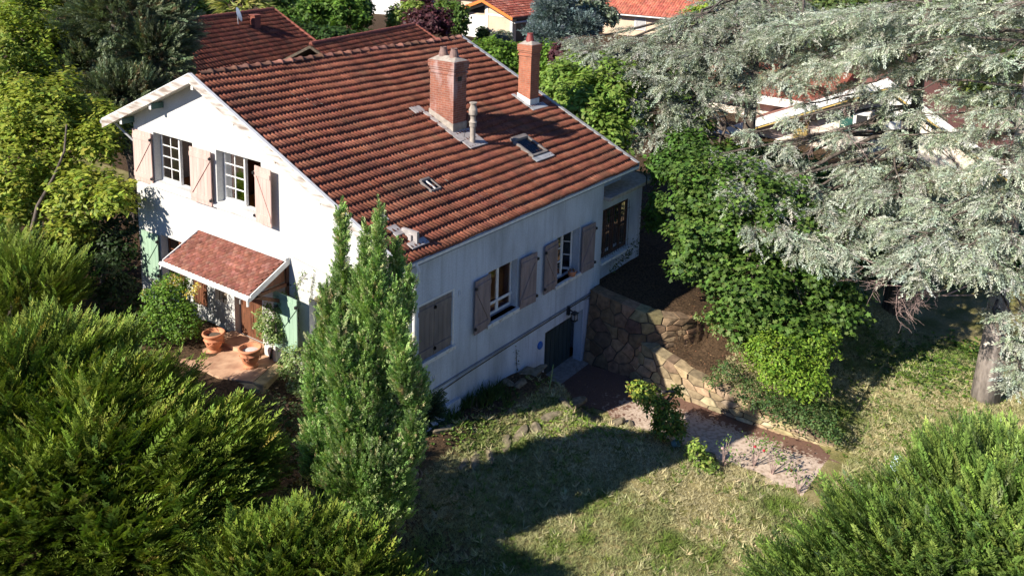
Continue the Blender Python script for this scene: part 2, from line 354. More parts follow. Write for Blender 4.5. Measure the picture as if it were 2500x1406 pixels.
def MGw(v, z, du=.22, ang=0):      # gable window frame: local x runs towards -v, y into +u
    return T(du, v, z) @ Matrix.Rotation(-math.pi/2+ang, 4, 'Z')
def MSw(u, z, dv=.2, ang=0): return T(u, dv, z) @ Matrix.Rotation(ang, 4, 'Z')
for (a, b) in (W1, W2):
    w = (b-a)/2
    casement(MGw(b-.03, 5.97), w-.02, 1.49, 2, 4, 'window')
    casement(MGw(a+.03, 5.97, .24, math.radians(112 if a > 8 else 118)), w-.05, 1.49, 2, 4, 'open_casement')
    s = MB(); s.box((.2, a, 5.90), (.32, b, 5.97)); s.box((.2, (a+b)/2-.03, 5.97), (.29, (a+b)/2+.03, 7.47)); s.build('window_mullion', MAT['white'], house)
s = MB(); s.hexa([(-.09, 5.3, 5.80), (.2, 5.3, 5.86), (.2, 10.55, 5.86), (-.09, 10.55, 5.80), (-.09, 5.3, 5.87), (.2, 5.3, 5.95), (.2, 10.55, 5.95), (-.09, 10.55, 5.87)])
s.build('window_sill', MAT['oldwhite'], house, bevel=.01)
casement(MGw(10.28, 2.87), .62, 1.4, 1, 3, 'window', 'wood'); casement(MGw(9.62, 2.87), .6, 1.4, 1, 3, 'window', 'wood')
casement(MGw(3.58, 2.62), 1.36, 1.46, 4, 4, 'window')
# long side windows
casement(MSw(3.12, 3.3), .66, 1.42, 1, 1); casement(MSw(3.78, 3.3), .64, 1.42, 1, 1)
s = MB(); s.box((3.11, .17, 3.62), (4.43, .19, 3.70)); s.build('window_transom', MAT['white'], house)
casement(MSw(6.42, 3.3), .64, 1.42, 2, 3); casement(MSw(7.68, 3.3, .24, math.radians(118)), .6, 1.42, 2, 3, 'open_casement')
for a, b in ((3.02, 4.52), (6.32, 7.80)):
    s = MB(); s.box((a, -.10, 3.14), (b, .2, 3.25)); s.build('window_sill', MAT['oldwhite'], house, bevel=.008)
s = MB(); s.box((.2, -.07, 3.10), (1.72, .1, 3.21)); s.build('window_sill', MAT['oldwhite'], house, bevel=.008)
s = MB(); s.prism([(.22, 3.2), (1.67, 3.2), (1.67, 4.79), (.22, 4.79)], [rect(.26, 1.62, 3.21, 4.75)], T(0, -.018, 0) @ MS, .014); s.build('window_surround', MAT['white'], house)
# ---- shutters
def shutter(M, w, h, mat, name='shutter', flip=False, label=None, brace=True):
    f = MB()
    def b(x0, x1, z0, z1, y0, y1):
        f.hexa([M @ Vector(q) for q in ((x0, y0, z0), (x1, y0, z0), (x1, y1, z0), (x0, y1, z0), (x0, y0, z1), (x1, y0, z1), (x1, y1, z1), (x0, y1, z1))])
    n = max(3, round(w/.16))
    for i in range(n): b(w*i/n+.003, w*(i+1)/n-.003, random.uniform(0, .008), h-random.uniform(0, .008), 0, .028)
    b(.01, w-.01, .13, .26, -.022, 0); b(.01, w-.01, h-.27, h-.14, -.022, 0)
    x0, x1 = (.05, w-.05) if not flip else (w-.05, .05); za, zb = .26, h-.27
    dx = .05
    if brace: f.hexa([M @ Vector(q) for q in ((x0-dx, -.022, za), (x0+dx, -.022, za), (x0+dx, 0, za), (x0-dx, 0, za), (x1-dx, -.022, zb), (x1+dx, -.022, zb), (x1+dx, 0, zb), (x1-dx, 0, zb))])
    o = f.build(name, MAT[mat], house)
    xe = w if not flip else 0
    for z in (.19, h-.2):
        hm = MB(); c = M @ Vector((xe, -.03, z)); hm.box((c.x-.03, c.y-.03, c.z-.035), (c.x+.03, c.y+.03, c.z+.035)); hm.build('hinge', MAT['black'], o)
    if label: tag(o, label)
    return o
def MGs(v, z, off=.10, ang=0): return T(-off, v, z) @ Matrix.Rotation(-math.pi/2+ang, 4, 'Z')
def MSs(u, z, off=.10, ang=0): return T(u, -off, z) @ Matrix.Rotation(ang, 4, 'Z')
shutter(MGs(11.40, 5.84, .08), .95, 1.60, 'pink', label='pink open shutter nearest the roof corner')
shutter(MGs(8.47, 5.80, .13), .98, 1.62, 'pink', label='pink shutter between the two upper windows')
shutter(MGs(5.52, 5.82, .16, -.07), .72, 1.60, 'pink', flip=True)
shutter(MGs(11.2, 2.76, .09), .87, 1.50, 'green', label='left pale green shutter partly behind the bush')
shutter(MGs(4.68, 2.50, .30, -.05), 1.0, 1.62, 'green', label='wide pale green open shutter right of the porch')
shutter(MSs(2.44, 3.18, .10, .05), .70, 1.54, 'mauve', flip=True); shutter(MSs(4.48, 3.18, .10, -.04), .75, 1.54, 'mauve')
shutter(MSs(5.69, 3.20, .10, .05), .72, 1.54, 'mauve', flip=True); shutter(MSs(7.75, 3.20, .10, -.04), .72, 1.54, 'mauve')
shutter(MSs(.27, 3.22, -.02), .665, 1.51, 'greyb', label='closed grey brown shutter', brace=False); shutter(MSs(.945, 3.22, -.02), .665, 1.51, 'greyb', label='closed grey brown shutter', flip=True, brace=False)
# small wall fittings
for u, z in ((1.9, 4.57), (.93, 2.6)):
    s = MB(); s.prism(rect(u-.05, u+.05, z-.075, z+.075), [rect(u-.035, u+.035, z-.06, z+.06)], T(0, -.02, 0) @ MS, .017); s.build('vent_cover', MAT['white'], house)
s = MB(); s.lathe((0, 0, 0), [(0, .05), (.1, .05), (.125, .03), (.125, 0)], 20); o = s.build('blue_disc', MAT['blue'], house); o.rotation_euler = (math.pi/2, 0, 0); o.location = (5.70, -.003, 1.56)
s = MB(); s.box((7.12, -.10, 2.02), (7.20, -.004, 2.30)); s.beam((7.16, -.06, 2.2), (7.16, -.28, 2.16), .03, .03)
for z in (1.88, 2.1): s.box((7.08, -.36, z), (7.26, -.2, z+.03))
for a, b in ((7.09, -.35), (7.23, -.35), (7.09, -.21), (7.23, -.21)): s.box((a, b, 1.9), (a+.02, b+.02, 2.1))
s.hexa([(7.06, -.38, 2.13), (7.28, -.38, 2.13), (7.28, -.18, 2.13), (7.06, -.18, 2.13), (7.15, -.30, 2.21), (7.19, -.30, 2.21), (7.19, -.26, 2.21), (7.15, -.26, 2.21)])
lm = s.build('wall_lantern', MAT['black'], house)
s = MB(); s.box((7.115, -.335, 1.92), (7.225, -.225, 2.08)); s.build('lantern_glass', MAT['zinc'], lm)
# ---- door
dr = MB(); dr.box((.18, 5.56, 2.05), (.24, 6.74, 4.14))
for a, b in ((5.64, 6.10), (6.18, 6.64)):
    for c, e in ((2.2, 2.75), (2.87, 3.4), (3.52, 4.0)): dr.box((.165, a, c), (.179, b, e)); dr.box((.155, a+.06, c+.06), (.164, b-.06, e-.06))
door = dr.build('front_door', MAT['wood'], house, bevel=.004)
s = MB(); s.box((.10, 6.66, 3.0), (.15, 6.70, 3.12)); s.build('handle', MAT['zinc'], door)
s = MB(); s.box((.05, 8.06, 2.5), (.11, 8.74, 4.1))
for i in range(8): s.box((.035, 8.08+i*.083, 2.5), (.05, 8.145+i*.083, 4.09))
s.build('wooden_panel', MAT['wood'], house)
s = MB(); s.box((.24, 7.14, 2.87), (.26, 7.66, 3.74)); s.build('niche_window', MAT['inner'], house)
s = MB()
for k in range(3): s.box((.06, 7.2+k*.18, 2.86), (.08, 7.22+k*.18, 3.75))
s.build('niche_bars', MAT['grille'], house)

# ---- roof
deck = MB()
for va, vb in ((VE+.04, VR), (VR, VB-.04)):
    za, zb = roofz(va)-.09, roofz(vb)-.09
    deck.hexa([(U0+.03, va, za-.08), (U1-.02, va, za-.08), (U1-.02, vb, zb-.08), (U0+.03, vb, zb-.08), (U0+.03, va, za), (U1-.02, va, za), (U1-.02, vb, zb), (U0+.03, vb, zb)])
roof = deck.build('roof', MAT['oldwhite'], house)
# roof tiles: each a small corrugated piece with a thick lower edge
def rib_profile(w, ribs, amp):
    P = []
    for r in range(ribs):
        x0 = w*r/ribs; q = w/ribs
        for t, h in ((0, 0), (.16, .05), (.3, .75), (.5, 1), (.7, .75), (.84, .05)): P.append((x0+t*q, h*amp))
    P.append((w, 0)); return P
def tile_template(w, L, ribs, amp, lift, top=.004):
    P = rib_profile(w, ribs, amp); n = len(P)
    V = [(x, L, h*.8+top) for x, h in P]+[(x, 0, h+lift) for x, h in P]+[(x, .008, -.02) for x, h in P]
    F = [(i+1, i, n+i, n+i+1) for i in range(n-1)]+[(n+i+1, n+i, 2*n+i, 2*n+i+1) for i in range(n-1)]
    return V, F
def tile_field(name, A, eu, es, en, W, H, w, gauge, tpl, mat, parent, cols, cw, jit=.07, skip=None, keep=None):
    A, eu, es, en = map(np.array, (A, eu, es, en)); nx, ny = int(round(W/w)), int(round(H/gauge)); gx, gy = W/nx, H/ny
    X, Y = np.meshgrid(np.arange(nx)*gx, np.arange(ny)*gy); X, Y = X.ravel(), Y.ravel()
    if keep is not None: k = keep(X, Y); X, Y = X[k], Y[k]
    if skip is not None: k = ~skip(X+gx/2, Y+gy/2); X, Y = X[k], Y[k]
    n = len(X)
    sag = (.014*np.sin(X*1.1+.6)*np.sin(Y*1.7)+.010*np.sin(X*2.9+Y*.8))[:, None]
    O = A + X[:, None]*eu + Y[:, None]*es + (sag+RNG.normal(0, .002, (n, 1)))*en + RNG.normal(0, .005, (n, 1))*es
    rot = RNG.normal(0, .008, n); S = np.stack([eu + r*es for r in rot]); D = np.stack([es - r*eu for r in rot])
    tl = RNG.normal(0, .005, (n, 1))*(1+4*(RNG.random((n, 1)) < .02)); D = D + tl*en; M = np.stack([S, D, np.repeat(en[None], n, 0)], 2)
    C = pal(n, cols, cw, jit)
    return inst(name, [(tpl[0], tpl[1], O, M, C)], mat, parent)
ES = (0, math.cos(SA), math.sin(SA)); EN = (0, -math.sin(SA), math.cos(SA)); HS = (VR-VE)/math.cos(SA)
TC = [(.315, .115, .068), (.295, .105, .063), (.275, .096, .059), (.335, .135, .082), (.235, .086, .056)]
holes = [(7.2+.44, 1.45, 7.98+.44, 2.45), (2.5+.44, 1.55, 2.92+.44, 2.05)]
tile_field('roof_tiles', (U0+.05, VE, ZE-.055), (1, 0, 0), ES, EN, U1-U0-.12, HS, .25, .334, tile_template(.25, .37, 2, .040, .066), MAT['tile'], roof,
           TC, [.34, .28, .17, .12, .09])
tile_field('back_roof_tiles', (U1-.05, VB, ZB-.055), (-1, 0, 0), (0, -math.cos(SA), math.sin(SA)), (0, math.sin(SA), math.cos(SA)), U1-U0-.12, (VB-VR)/math.cos(SA), .25, .334,
           tile_template(.25, .365, 2, .028, .05), MAT['tile'], roof, TC, [.34, .28, .17, .12, .09])
# ridge caps with collars
nc = 29; capV, capF = [], []
for y, r in ((0, .125), (.07, .125), (.071, .098), (.42, .09)):
    for k in range(9): a = math.pi*k/8; capV.append((math.cos(a)*r*1.15, y, math.sin(a)*r))
for i in range(3):
    for k in range(8): q = i*9+k; capF.append((q, q+1, q+10, q+9))
capF.append(tuple(range(8, -1, -1)))
O = np.array([(U1-.1-.4*i, VR, ZR-.03) for i in range(nc-1)]); Mx = np.repeat(np.array([[0, -1., 0], [1, 0, 0], [0, 0, 1.]])[None], len(O), 0)
inst('ridge_tiles', [(capV, capF, O+RNG.normal(0, .006, O.shape), Mx, pal(len(O), [(.20, .085, .06), (.27, .13, .095), (.15, .07, .05)]))], MAT['tile'], roof)
# verge boards and metal trims, left and right
for u0, u1, nm, mt, hgt in ((U0-.035, U0, 'verge_board', 'verge', .26), (U1, U1+.03, 'verge_board', 'zinc', .16)):
    for va, vb in ((VE-.02, VR), (VR+.002, VB+.02)):
        za, zb = roofz(va if va < VR else VR)+.03, roofz(vb)+.03
        f = MB(); f.hexa([(u0, va, za-hgt), (u1, va, za-hgt), (u1, vb, zb-hgt), (u0, vb, zb-hgt), (u0, va, za), (u1, va, za), (u1, vb, zb), (u0, vb, zb)]); f.build(nm, MAT[mt], roof)
        if u0 < 0: a, b, mt2 = U0-.04, U0+.07, 'oldwhite'
        else: a, b, mt2 = U1-.13, U1+.045, 'zinc'
        f = MB(); f.hexa([(a, va, za+.002), (b, va, za-.0), (b, vb, zb), (a, vb, zb+.002), (a, va, za+.03), (b, va, za+.02), (b, vb, zb+.02), (a, vb, zb+.03)]); f.build('verge_trim', MAT['white' if u0 < 0 else 'zinc'], roof)
# purlins
for i, v in enumerate((VR, 9.87, 11.44, 6.1, 4.43, 2.74, 1.0)):
    z = roofz(v)-.22 if v != VR else ZR-.26
    f = MB(); f.box((U0+.05, v-.05, z-.17), (-.002, v+.05, z)); pu = f.build('purlin', MAT['beam'] if v > VR else MAT['oldwhite'], house)
    if v > VR: f = MB(); f.box((U0+.035, v-.052, z-.172), (U0+.048, v+.052, z+.002)); f.build('purlin_end', MAT['white'], pu)
# eave: thin pale drip edge and soffit
f = MB(); f.box((U0+.02, VE-.03, ZE-.16), (U1, VE-.012, ZE-.085)); f.build('drip_edge', MAT['white'], roof)
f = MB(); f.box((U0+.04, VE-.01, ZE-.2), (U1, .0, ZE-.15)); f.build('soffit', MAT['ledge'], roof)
f = MB(); f.tube([(U0-.02, VB+.08, ZB-.06), (U1, VB+.08, ZB-.06)], .065, 8); f.tube([(-.1, VB+.06, ZB-.1), (-.05, VB-.3, ZB-.3), (.16, 11.56, ZB-.75), (.16, 11.56, 2.2)], .04, 8)
f.build('gutter', MAT['zinc'], house)
f = MB(); f.tube([(.1, -.12, 5.98), (.12, -.2, 5.8), (.12, -.16, 5.62), (.12, -.06, 5.5), (.12, -.05, 1.0)], .045, 8); f.build('downpipe', MAT['white'], house)

# ---- things on the roof
def on(v, h=0): return roofz(v)+h
def chimney(u0, u1, v0, v1, ztop, mat, label, pots, potmat, skirt=.25, skirtmat='cement'):
    f = MB(); f.box((u0, v0, on(v0)-.3), (u1, v1, ztop-.22)); f.box((u0-.03, v0-.03, ztop-.40), (u1+.03, v1+.03, ztop-.34)); f.box((u0-.05, v0-.05, ztop-.215), (u1+.05, v1+.05, ztop))
    f.box((u0-.025, v0-.025, ztop-.28), (u1+.025, v1+.025, ztop-.218))
    ch = f.build('chimney', MAT[mat], house, bevel=.006); tag(ch, label)
    f = MB(); cu, cv = (u0+u1)/2, (v0+v1)/2
    f.hexa([(u0-.04, v0-.04, ztop+.001), (u1+.04, v0-.04, ztop+.001), (u1+.04, v1+.04, ztop+.001), (u0-.04, v1+.04, ztop+.001), (cu-.08, v0+.14, ztop+.13), (cu+.08, v0+.14, ztop+.13), (cu+.08, v1-.14, ztop+.13), (cu-.08, v1-.14, ztop+.13)])
    f.build('chimney_cap', MAT['cement'], ch, bevel=.02)
    for v in pots:
        f = MB(); f.lathe((cu, v, ztop+.08), [(.16, 0), (.135, .12), (.10, .26), (.105, .30), (.08, .30), (.075, .1)], 14); f.build('chimney_pot', MAT[potmat], ch, smooth=False)
    f = MB()      # sloping render skirt at the foot
    f.hexa([(u0-.02, v0-.02, on(v0)-.05), (u1+.02, v0-.02, on(v0)-.05), (u1+.02, v1+.02, on(v1)-.05), (u0-.02, v1+.02, on(v1)-.05), (u0-.02, v0-.02, on(v0)+skirt), (u1+.02, v0-.02, on(v0)+skirt), (u1+.02, v1+.02, on(v1)+skirt*.8), (u0-.02, v1+.02, on(v1)+skirt*.8)])
    f.build('chimney_foot', MAT[skirtmat], ch); return ch
def slope_plate(name, u0, u1, v0, v1, h0, h1, mat, parent):
    f = MB(); z0, z1 = on(v0), on(v1); f.hexa([(u0, v0, z0+h0), (u1, v0, z0+h0), (u1, v1, z1+h0), (u0, v1, z1+h0), (u0, v0, z0+h1), (u1, v0, z0+h1), (u1, v1, z1+h1), (u0, v1, z1+h1)])
    return f.build(name, MAT[mat], parent)
c1 = chimney(5.47, 6.08, 3.36, 4.32, 9.83, 'brickw', 'wide whitewashed red brick chimney with two pots', (3.62, 4.05), 'pot', .27)
f = MB(); f.box((5.66, 3.354, 9.22), (5.84, 3.359, 9.36)); f.build('chimney_vent', MAT['black'], c1)
c2 = chimney(9.86, 10.38, 3.62, 4.15, 9.89, 'brick', 'tall slim orange brick chimney near the far verge', (3.88,), 'redpot', .22, 'white')
slope_plate('flashing', 5.36, 6.2, 2.55, 3.34, .02, .045, 'lead', roof); slope_plate('flashing', 5.28, 5.44, 2.9, 4.5, .03, .06, 'lead', roof); slope_plate('flashing', 5.0, 5.44, 4.45, 4.75, .03, .055, 'lead', roof)
slope_plate('flashing', 9.7, 10.62, 3.35, 3.6, .02, .045, 'zinc', roof); slope_plate('flashing', 9.68, 9.84, 3.6, 4.3, .03, .05, 'zinc', roof)
f = MB(); pz = on(2.76); f.lathe((5.72, 2.78, pz-.1), [(.085, 0), (.085, .62), (.11, .63), (.11, .75), (.13, .76), (.10, .80), (.085, .86), (.09, .95), (.13, 1.0), (.135, 1.15), (.09, 1.26), (.085, 1.28), (.085, 1.34), (.12, 1.35), (.12, 1.38), (0, 1.38)], 16)
f.build('flue_pipe', MAT['cement'], house, smooth=False)
f = MB(); f.tube([(5.6, 2.8, pz+.95), (5.62, 2.95, pz+.5), (5.62, 3.05, pz+.12)], .008, 5); f.build('flue_wire', MAT['black'], house)
# skylights
def skylight(u0, u1, v0, v1, h, fr, label, slats=False, apron=True):
    f = MB(); z = lambda v: on(v)
    def b(a, b_, c, d, h0, h1): f.hexa([(a, c, z(c)+h0), (b_, c, z(c)+h0), (b_, d, z(d)+h0), (a, d, z(d)+h0), (a, c, z(c)+h1), (b_, c, z(c)+h1), (b_, d, z(d)+h1), (a, d, z(d)+h1)])
    b(u0, u0+fr, v0, v1, -.06, h); b(u1-fr, u1, v0, v1, -.06, h); b(u0+fr, u1-fr, v0, v0+fr, -.06, h-.01); b(u0+fr, u1-fr, v1-fr*2, v1, -.06, h+.02)
    o = f.build('skylight', MAT['skyframe'], house); tag(o, label)
    slope_plate('glazing', u0+fr, u1-fr, v0+fr, v1-fr*2, h*.35, h*.45, 'glass', o); slope_plate('light_shaft', u0+fr, u1-fr, v0+fr, v1-fr*2, .005, .012, 'inner' if not slats else 'black', o)
    if slats: slope_plate('glazing_bar', (u0+u1)/2-.02, (u0+u1)/2+.02, v0+fr, v1-fr*2, h*.46, h*.8, 'white', o)
    if apron: slope_plate('apron', u0-.08, u1+.1, v0-.2, v0-.01, .03, .05, 'zinc', o)
skylight(7.16, 7.98, 1.5, 2.42, .10, .07, 'larger glazed roof window below the chimneys')
skylight(2.5, 2.9, 1.55, 2.0, .06, .03, 'small metal roof light', slats=True, apron=False)
slope_plate('vent_tile', .2, .5, .62, .95, .03, .06, 'lead', roof); slope_plate('vent_tile', .3, .5, 1.15, 1.4, .03, .055, 'lead', roof)
f = MB(); f.box((.42, .35, on(.35)-.02), (.72, .47, on(.4)+.16)); f.box((.48, .2, on(.2)-.02), (.56, .72, on(.72)+.12)); f.build('roof_vent', MAT['lead'], house); slope_plate('vent_tile', .25, .85, .12, .32, .03, .06, 'lead', roof)

# ---- flat roofed annex
f = MB(); f.prism([(9.10, 1.5), (12.12, 1.5), (12.12, 5.28), (9.10, 5.28)], [rect(9.2, 11.14, 3.1, 4.8)], T(0, .20, 0) @ MS, .16); f.box((11.82, .361, 1.5), (12.12, 5.5, 5.28)); f.build('annex_wall', MAT['wallb'], house)
f = MB(); f.box((9.10, -.26, 5.28), (12.5, 5.6, 5.40)); f.build('annex_roof', MAT['cement'], house, bevel=.01)
f = MB(); f.box((9.12, .55, 5.402), (11.16, 5.4, 5.95)); f.build('annex_upstand', MAT['wallb'], house)
f = MB()
for i in range(5):
    if i != 2: f.box((9.2+i*.47, .22, 3.12), (9.26+i*.47, .28, 4.8))
f.box((9.2, .22, 3.10), (11.14, .28, 3.2)); f.box((9.2, .22, 4.72), (11.14, .28, 4.79)); f.box((10.13, .2, 3.2), (10.21, .29, 4.75)); f.box((9.2, .225, 3.95), (11.14, .27, 4.0))
aw = f.build('annex_window', MAT['innerdark'], house); f = MB(); f.poly([(9.2, .26, 3.1), (11.14, .26, 3.1), (11.14, .26, 4.8), (9.2, .26, 4.8)]); f.build('pane', MAT['glass'], aw)
f = MB()
for i in range(13): f.tube([(9.28+i*.148, .1, 3.12), (9.28+i*.148, .1, 4.78)], .008, 5, False)
for z in (3.35, 4.5): f.tube([(9.22, .1, z), (11.12, .1, z)], .009, 5, False)
f.build('window_grille', MAT['grille'], house)
f = MB(); f.box((9.12, -.05, 3.02), (11.2, .2, 3.10)); f.build('window_sill', MAT['oldwhite'], house)
f = MB(); f.tube([(10.9, -.12, 5.9), (11.3, -.25, 5.75), (11.45, -.3, 5.6), (11.45, -.31, 5.25), (11.4, -.29, 5.1)], .025, 6); f.build('downpipe', MAT['black'], house)

# ---- porch canopy over the door
CU, CZ0, CZ1, CV0, CV1 = -1.27, 4.36, 5.0, 4.35, 8.14
cs = (CZ1-CZ0)/1.27; f = MB(); f.hexa([(CU, CV0, CZ0-.06), (0, CV0, CZ1-.06), (0, CV1, CZ1-.06), (CU, CV1, CZ0-.06), (CU, CV0, CZ0), (-.004, CV0, CZ1), (-.004, CV1, CZ1), (CU, CV1, CZ0)])
can = f.build('porch_canopy', MAT['wood'], house)
ang = math.atan(cs); tw = .155; n_u = 13; Ls = 1.27/math.cos(ang)
te = tw*.93
tv = [(0, .15, .0), (te, .15, .0), (te, .04, .022), (te*.84, .008, .028), (te*.5, -.01, .032), (te*.16, .008, .028), (0, .04, .022), (0.0, .04, -.004), (te*.16, .008, -.004), (te*.5, -.01, -.004), (te*.84, .008, -.004), (te, .04, -.004)]
tf = [(0, 6, 5, 4, 3, 2, 1), (6, 7, 8, 5), (5, 8, 9, 4), (4, 9, 10, 3), (3, 10, 11, 2)]
O, Mx = [], []
for r in range(n_u):
    for c in range(int((CV1-CV0)/tw)):
        v = CV1-.02-(c+(.5 if r % 2 else 0))*tw; y = r*(Ls-.12)/n_u
        if v-tw < CV0: continue
        O.append((CU+y*math.cos(ang)-.02, v, CZ0+y*math.sin(ang)+.008)); Mx.append([[0, math.cos(ang), -math.sin(ang)], [-1, 0, 0], [0, math.sin(ang), math.cos(ang)]])
O, Mx = np.array(O), np.array(Mx); inst('shingles', [(tv, tf, O+RNG.normal(0, .002, O.shape), Mx, pal(len(O), [(.235, .088, .062), (.20, .075, .052), (.27, .12, .088)], None, .1))], MAT['shingle'], can)
f = MB(); f.tube([(CU-.07, CV0-.05, CZ0-.05), (CU-.07, CV1+.05, CZ0-.05)], .06, 10); f.box((CU-.02, CV0, CZ0-.12), (CU-.003, CV1, CZ0+.004)); f.tube([(CU-.07, CV1, CZ0-.1), (CU-.1, CV1+.02, CZ0-.2)], .03, 6); f.tube([(CU-.07, CV0+.02, CZ0-.05), (CU-.07, CV0+.02, CZ0-.25)], .035, 8)
f.build('canopy_gutter', MAT['white'], can)
f = MB(); f.box((-.16, CV0-.02, CZ1-.02), (-.012, CV1+.02, CZ1+.055)); f.build('wall_flashing', MAT['white'], can)
for v, nm in ((CV0-.035, 0), (CV1+.005, 1)):
    f = MB(); f.hexa([(CU-.02, v, CZ0-.12), (0, v, CZ1-.12), (0, v+.03, CZ1-.12), (CU-.02, v+.03, CZ0-.12), (CU-.02, v, CZ0+.05), (0, v, CZ1+.05), (0, v+.03, CZ1+.05), (CU-.02, v+.03, CZ0+.05)]); f.build('canopy_trim', MAT['white'], can)
for v in (CV0+.06, CV1-.06):
    f = MB(); f.beam((-.04, v, 3.75), (-1.1, v, 4.28), .07, .09); f.beam((0, v, 4.28), (-1.2, v, 4.28), .07, .08); f.beam((-.05, v, 3.5), (-.05, v, 4.9), .08, .07); f.build('bracket', MAT['wood'], can)
f = MB(); f.prism([(-1.12, 4.36), (-.1, 4.36), (-.1, 4.84)], [], T(0, CV0+.1, 0) @ MS, .02); f.build('side_cladding', MAT['wood'], can)

# ---- terrace in front of the door
TZ = 2.05
ter = thing('terrace', 'small terracotta coloured terrace slab with stone edge outside the front door', 'terrace', (-.8, 5.8, TZ))
f = MB(); f.prism([(-.004, 4.6), (-.5, 4.55), (-1.35, 4.25), (-1.75, 5.1), (-1.9, 6.6), (-1.6, 8.0), (-.004, 8.0)], [], T(0, 0, TZ-.1), .1); f.build('slab', MAT['terrafloor'], ter, bevel=.01)
rockc = [(.42, .33, .19), (.34, .27, .16), (.46, .38, .25)]
f = MB(); f.hexa([(-.35, 4.05, 1.3), (-1.4, 3.75, 1.2), (-1.5, 4.25, 1.2), (-.45, 4.56, 1.3), (-.3, 4.2, 2.06), (-1.25, 3.95, 2.0), (-1.36, 4.24, 2.04), (-.42, 4.54, 2.08)]); f.build('edge_stone', MAT['warmstone'], ter, bevel=.03)
f = MB(); f.hexa([(-1.4, 3.8, 1.2), (-1.95, 4.7, 1.2), (-1.8, 5.1, 1.2), (-1.38, 4.2, 1.2), (-1.36, 3.92, 1.96), (-1.9, 4.8, 1.98), (-1.77, 5.08, 2.0), (-1.37, 4.22, 2.02)]); f.build('edge_stone', MAT['warmstone'], ter, bevel=.03)
f = MB(); f.box((-.5, 5.25, TZ), (-.05, 5.35, TZ+.18)); f.box((-.62, 5.36, TZ), (-.004, 6.9, TZ+.12)); f.build('door_step', MAT['terrafloor'], ter, bevel=.01)
f = MB(); f.box((-.32, 4.62, TZ-.02), (-.004, 4.72, TZ+.45)); f.box((-.004, 4.6, TZ), (-.24, 5.2, TZ+.3)); f.build('low_wall', MAT['wall'], ter, bevel=.01)
def urn(u, v, k, label, fill, tilt):
    t = thing('terracotta_urn', label, 'urn', (u, v, TZ), 'terracotta urns on the terrace')
    f = MB(); f.lathe((u, v, TZ), [(0, .0), (.19*k, .0), (.20*k, .03), (.15*k, .06), (.15*k, .09), (.20*k, .16), (.245*k, .30), (.25*k, .34), (.265*k, .35), (.265*k, .37), (.25*k, .385), (.24*k, .45), (.30*k, .50), (.31*k, .53), (.30*k, .56), (.26*k, .56), (.24*k, .5), (.2*k, .44)], 28)
    f.build('body', MAT['terra'], t, smooth=True)
    f = MB()
    for i in range(4):
        a = i*math.pi/2+.5; c = np.array([u+.25*k*math.cos(a), v+.25*k*math.sin(a), TZ+.3]); e = np.array([-math.sin(a), math.cos(a), 0])
        f.tube([c-e*.09+(0, 0, .05), c-e*.05-(0, 0, .0)+np.array([math.cos(a), math.sin(a), 0])*.02, c-(0, 0, .03)+np.array([math.cos(a), math.sin(a), 0])*.02, c+e*.05+np.array([math.cos(a), math.sin(a), 0])*.02, c+e*.09+(0, 0, .05)], .016, 6)
    f.build('relief', MAT['terra'], t)
    f = MB(); f.lathe((u, v, TZ), [(0, .47), (.12*k, .465), (.235*k, .45)], 20); f.build('soil', MAT[fill], t)
    return t
urn(-.94, 6.45, 1.0, 'left terracotta urn with cracked rim, in leaf shade on the terrace', 'mortar', 0)
urn(-.88, 4.95, 1.02, 'right terracotta urn in full sun, pale pebbles on top', 'wall', 0)
# flower pot on the window sill
t = thing('flower_basket', 'brown basket planter with small white flowers on the far window sill', 'planter', (7.35, .0, 3.25))
f = MB(); f.lathe((7.35, .0, 3.25), [(0, 0), (.11, 0), (.15, .16), (.16, .17), (.14, .16), (.13, .12), (0, .12)], 16); f.build('basket', MAT['terra'], t)
n = 60; O = np.array([7.35, .0, 3.42])+rv(n)*[.13, .13, .05]; inst('flowers', [([(-.5, 0, 0), (0, -.5, .1), (.5, 0, 0), (0, .5, .1)], [(0, 1, 2, 3)], O, frames(rv(n), rv(n), .045), pal(n, [(.75, .72, .78), (.25, .2, .25), (.1, .16, .05)], [.5, .2, .3]))], MAT['leaf'], t)
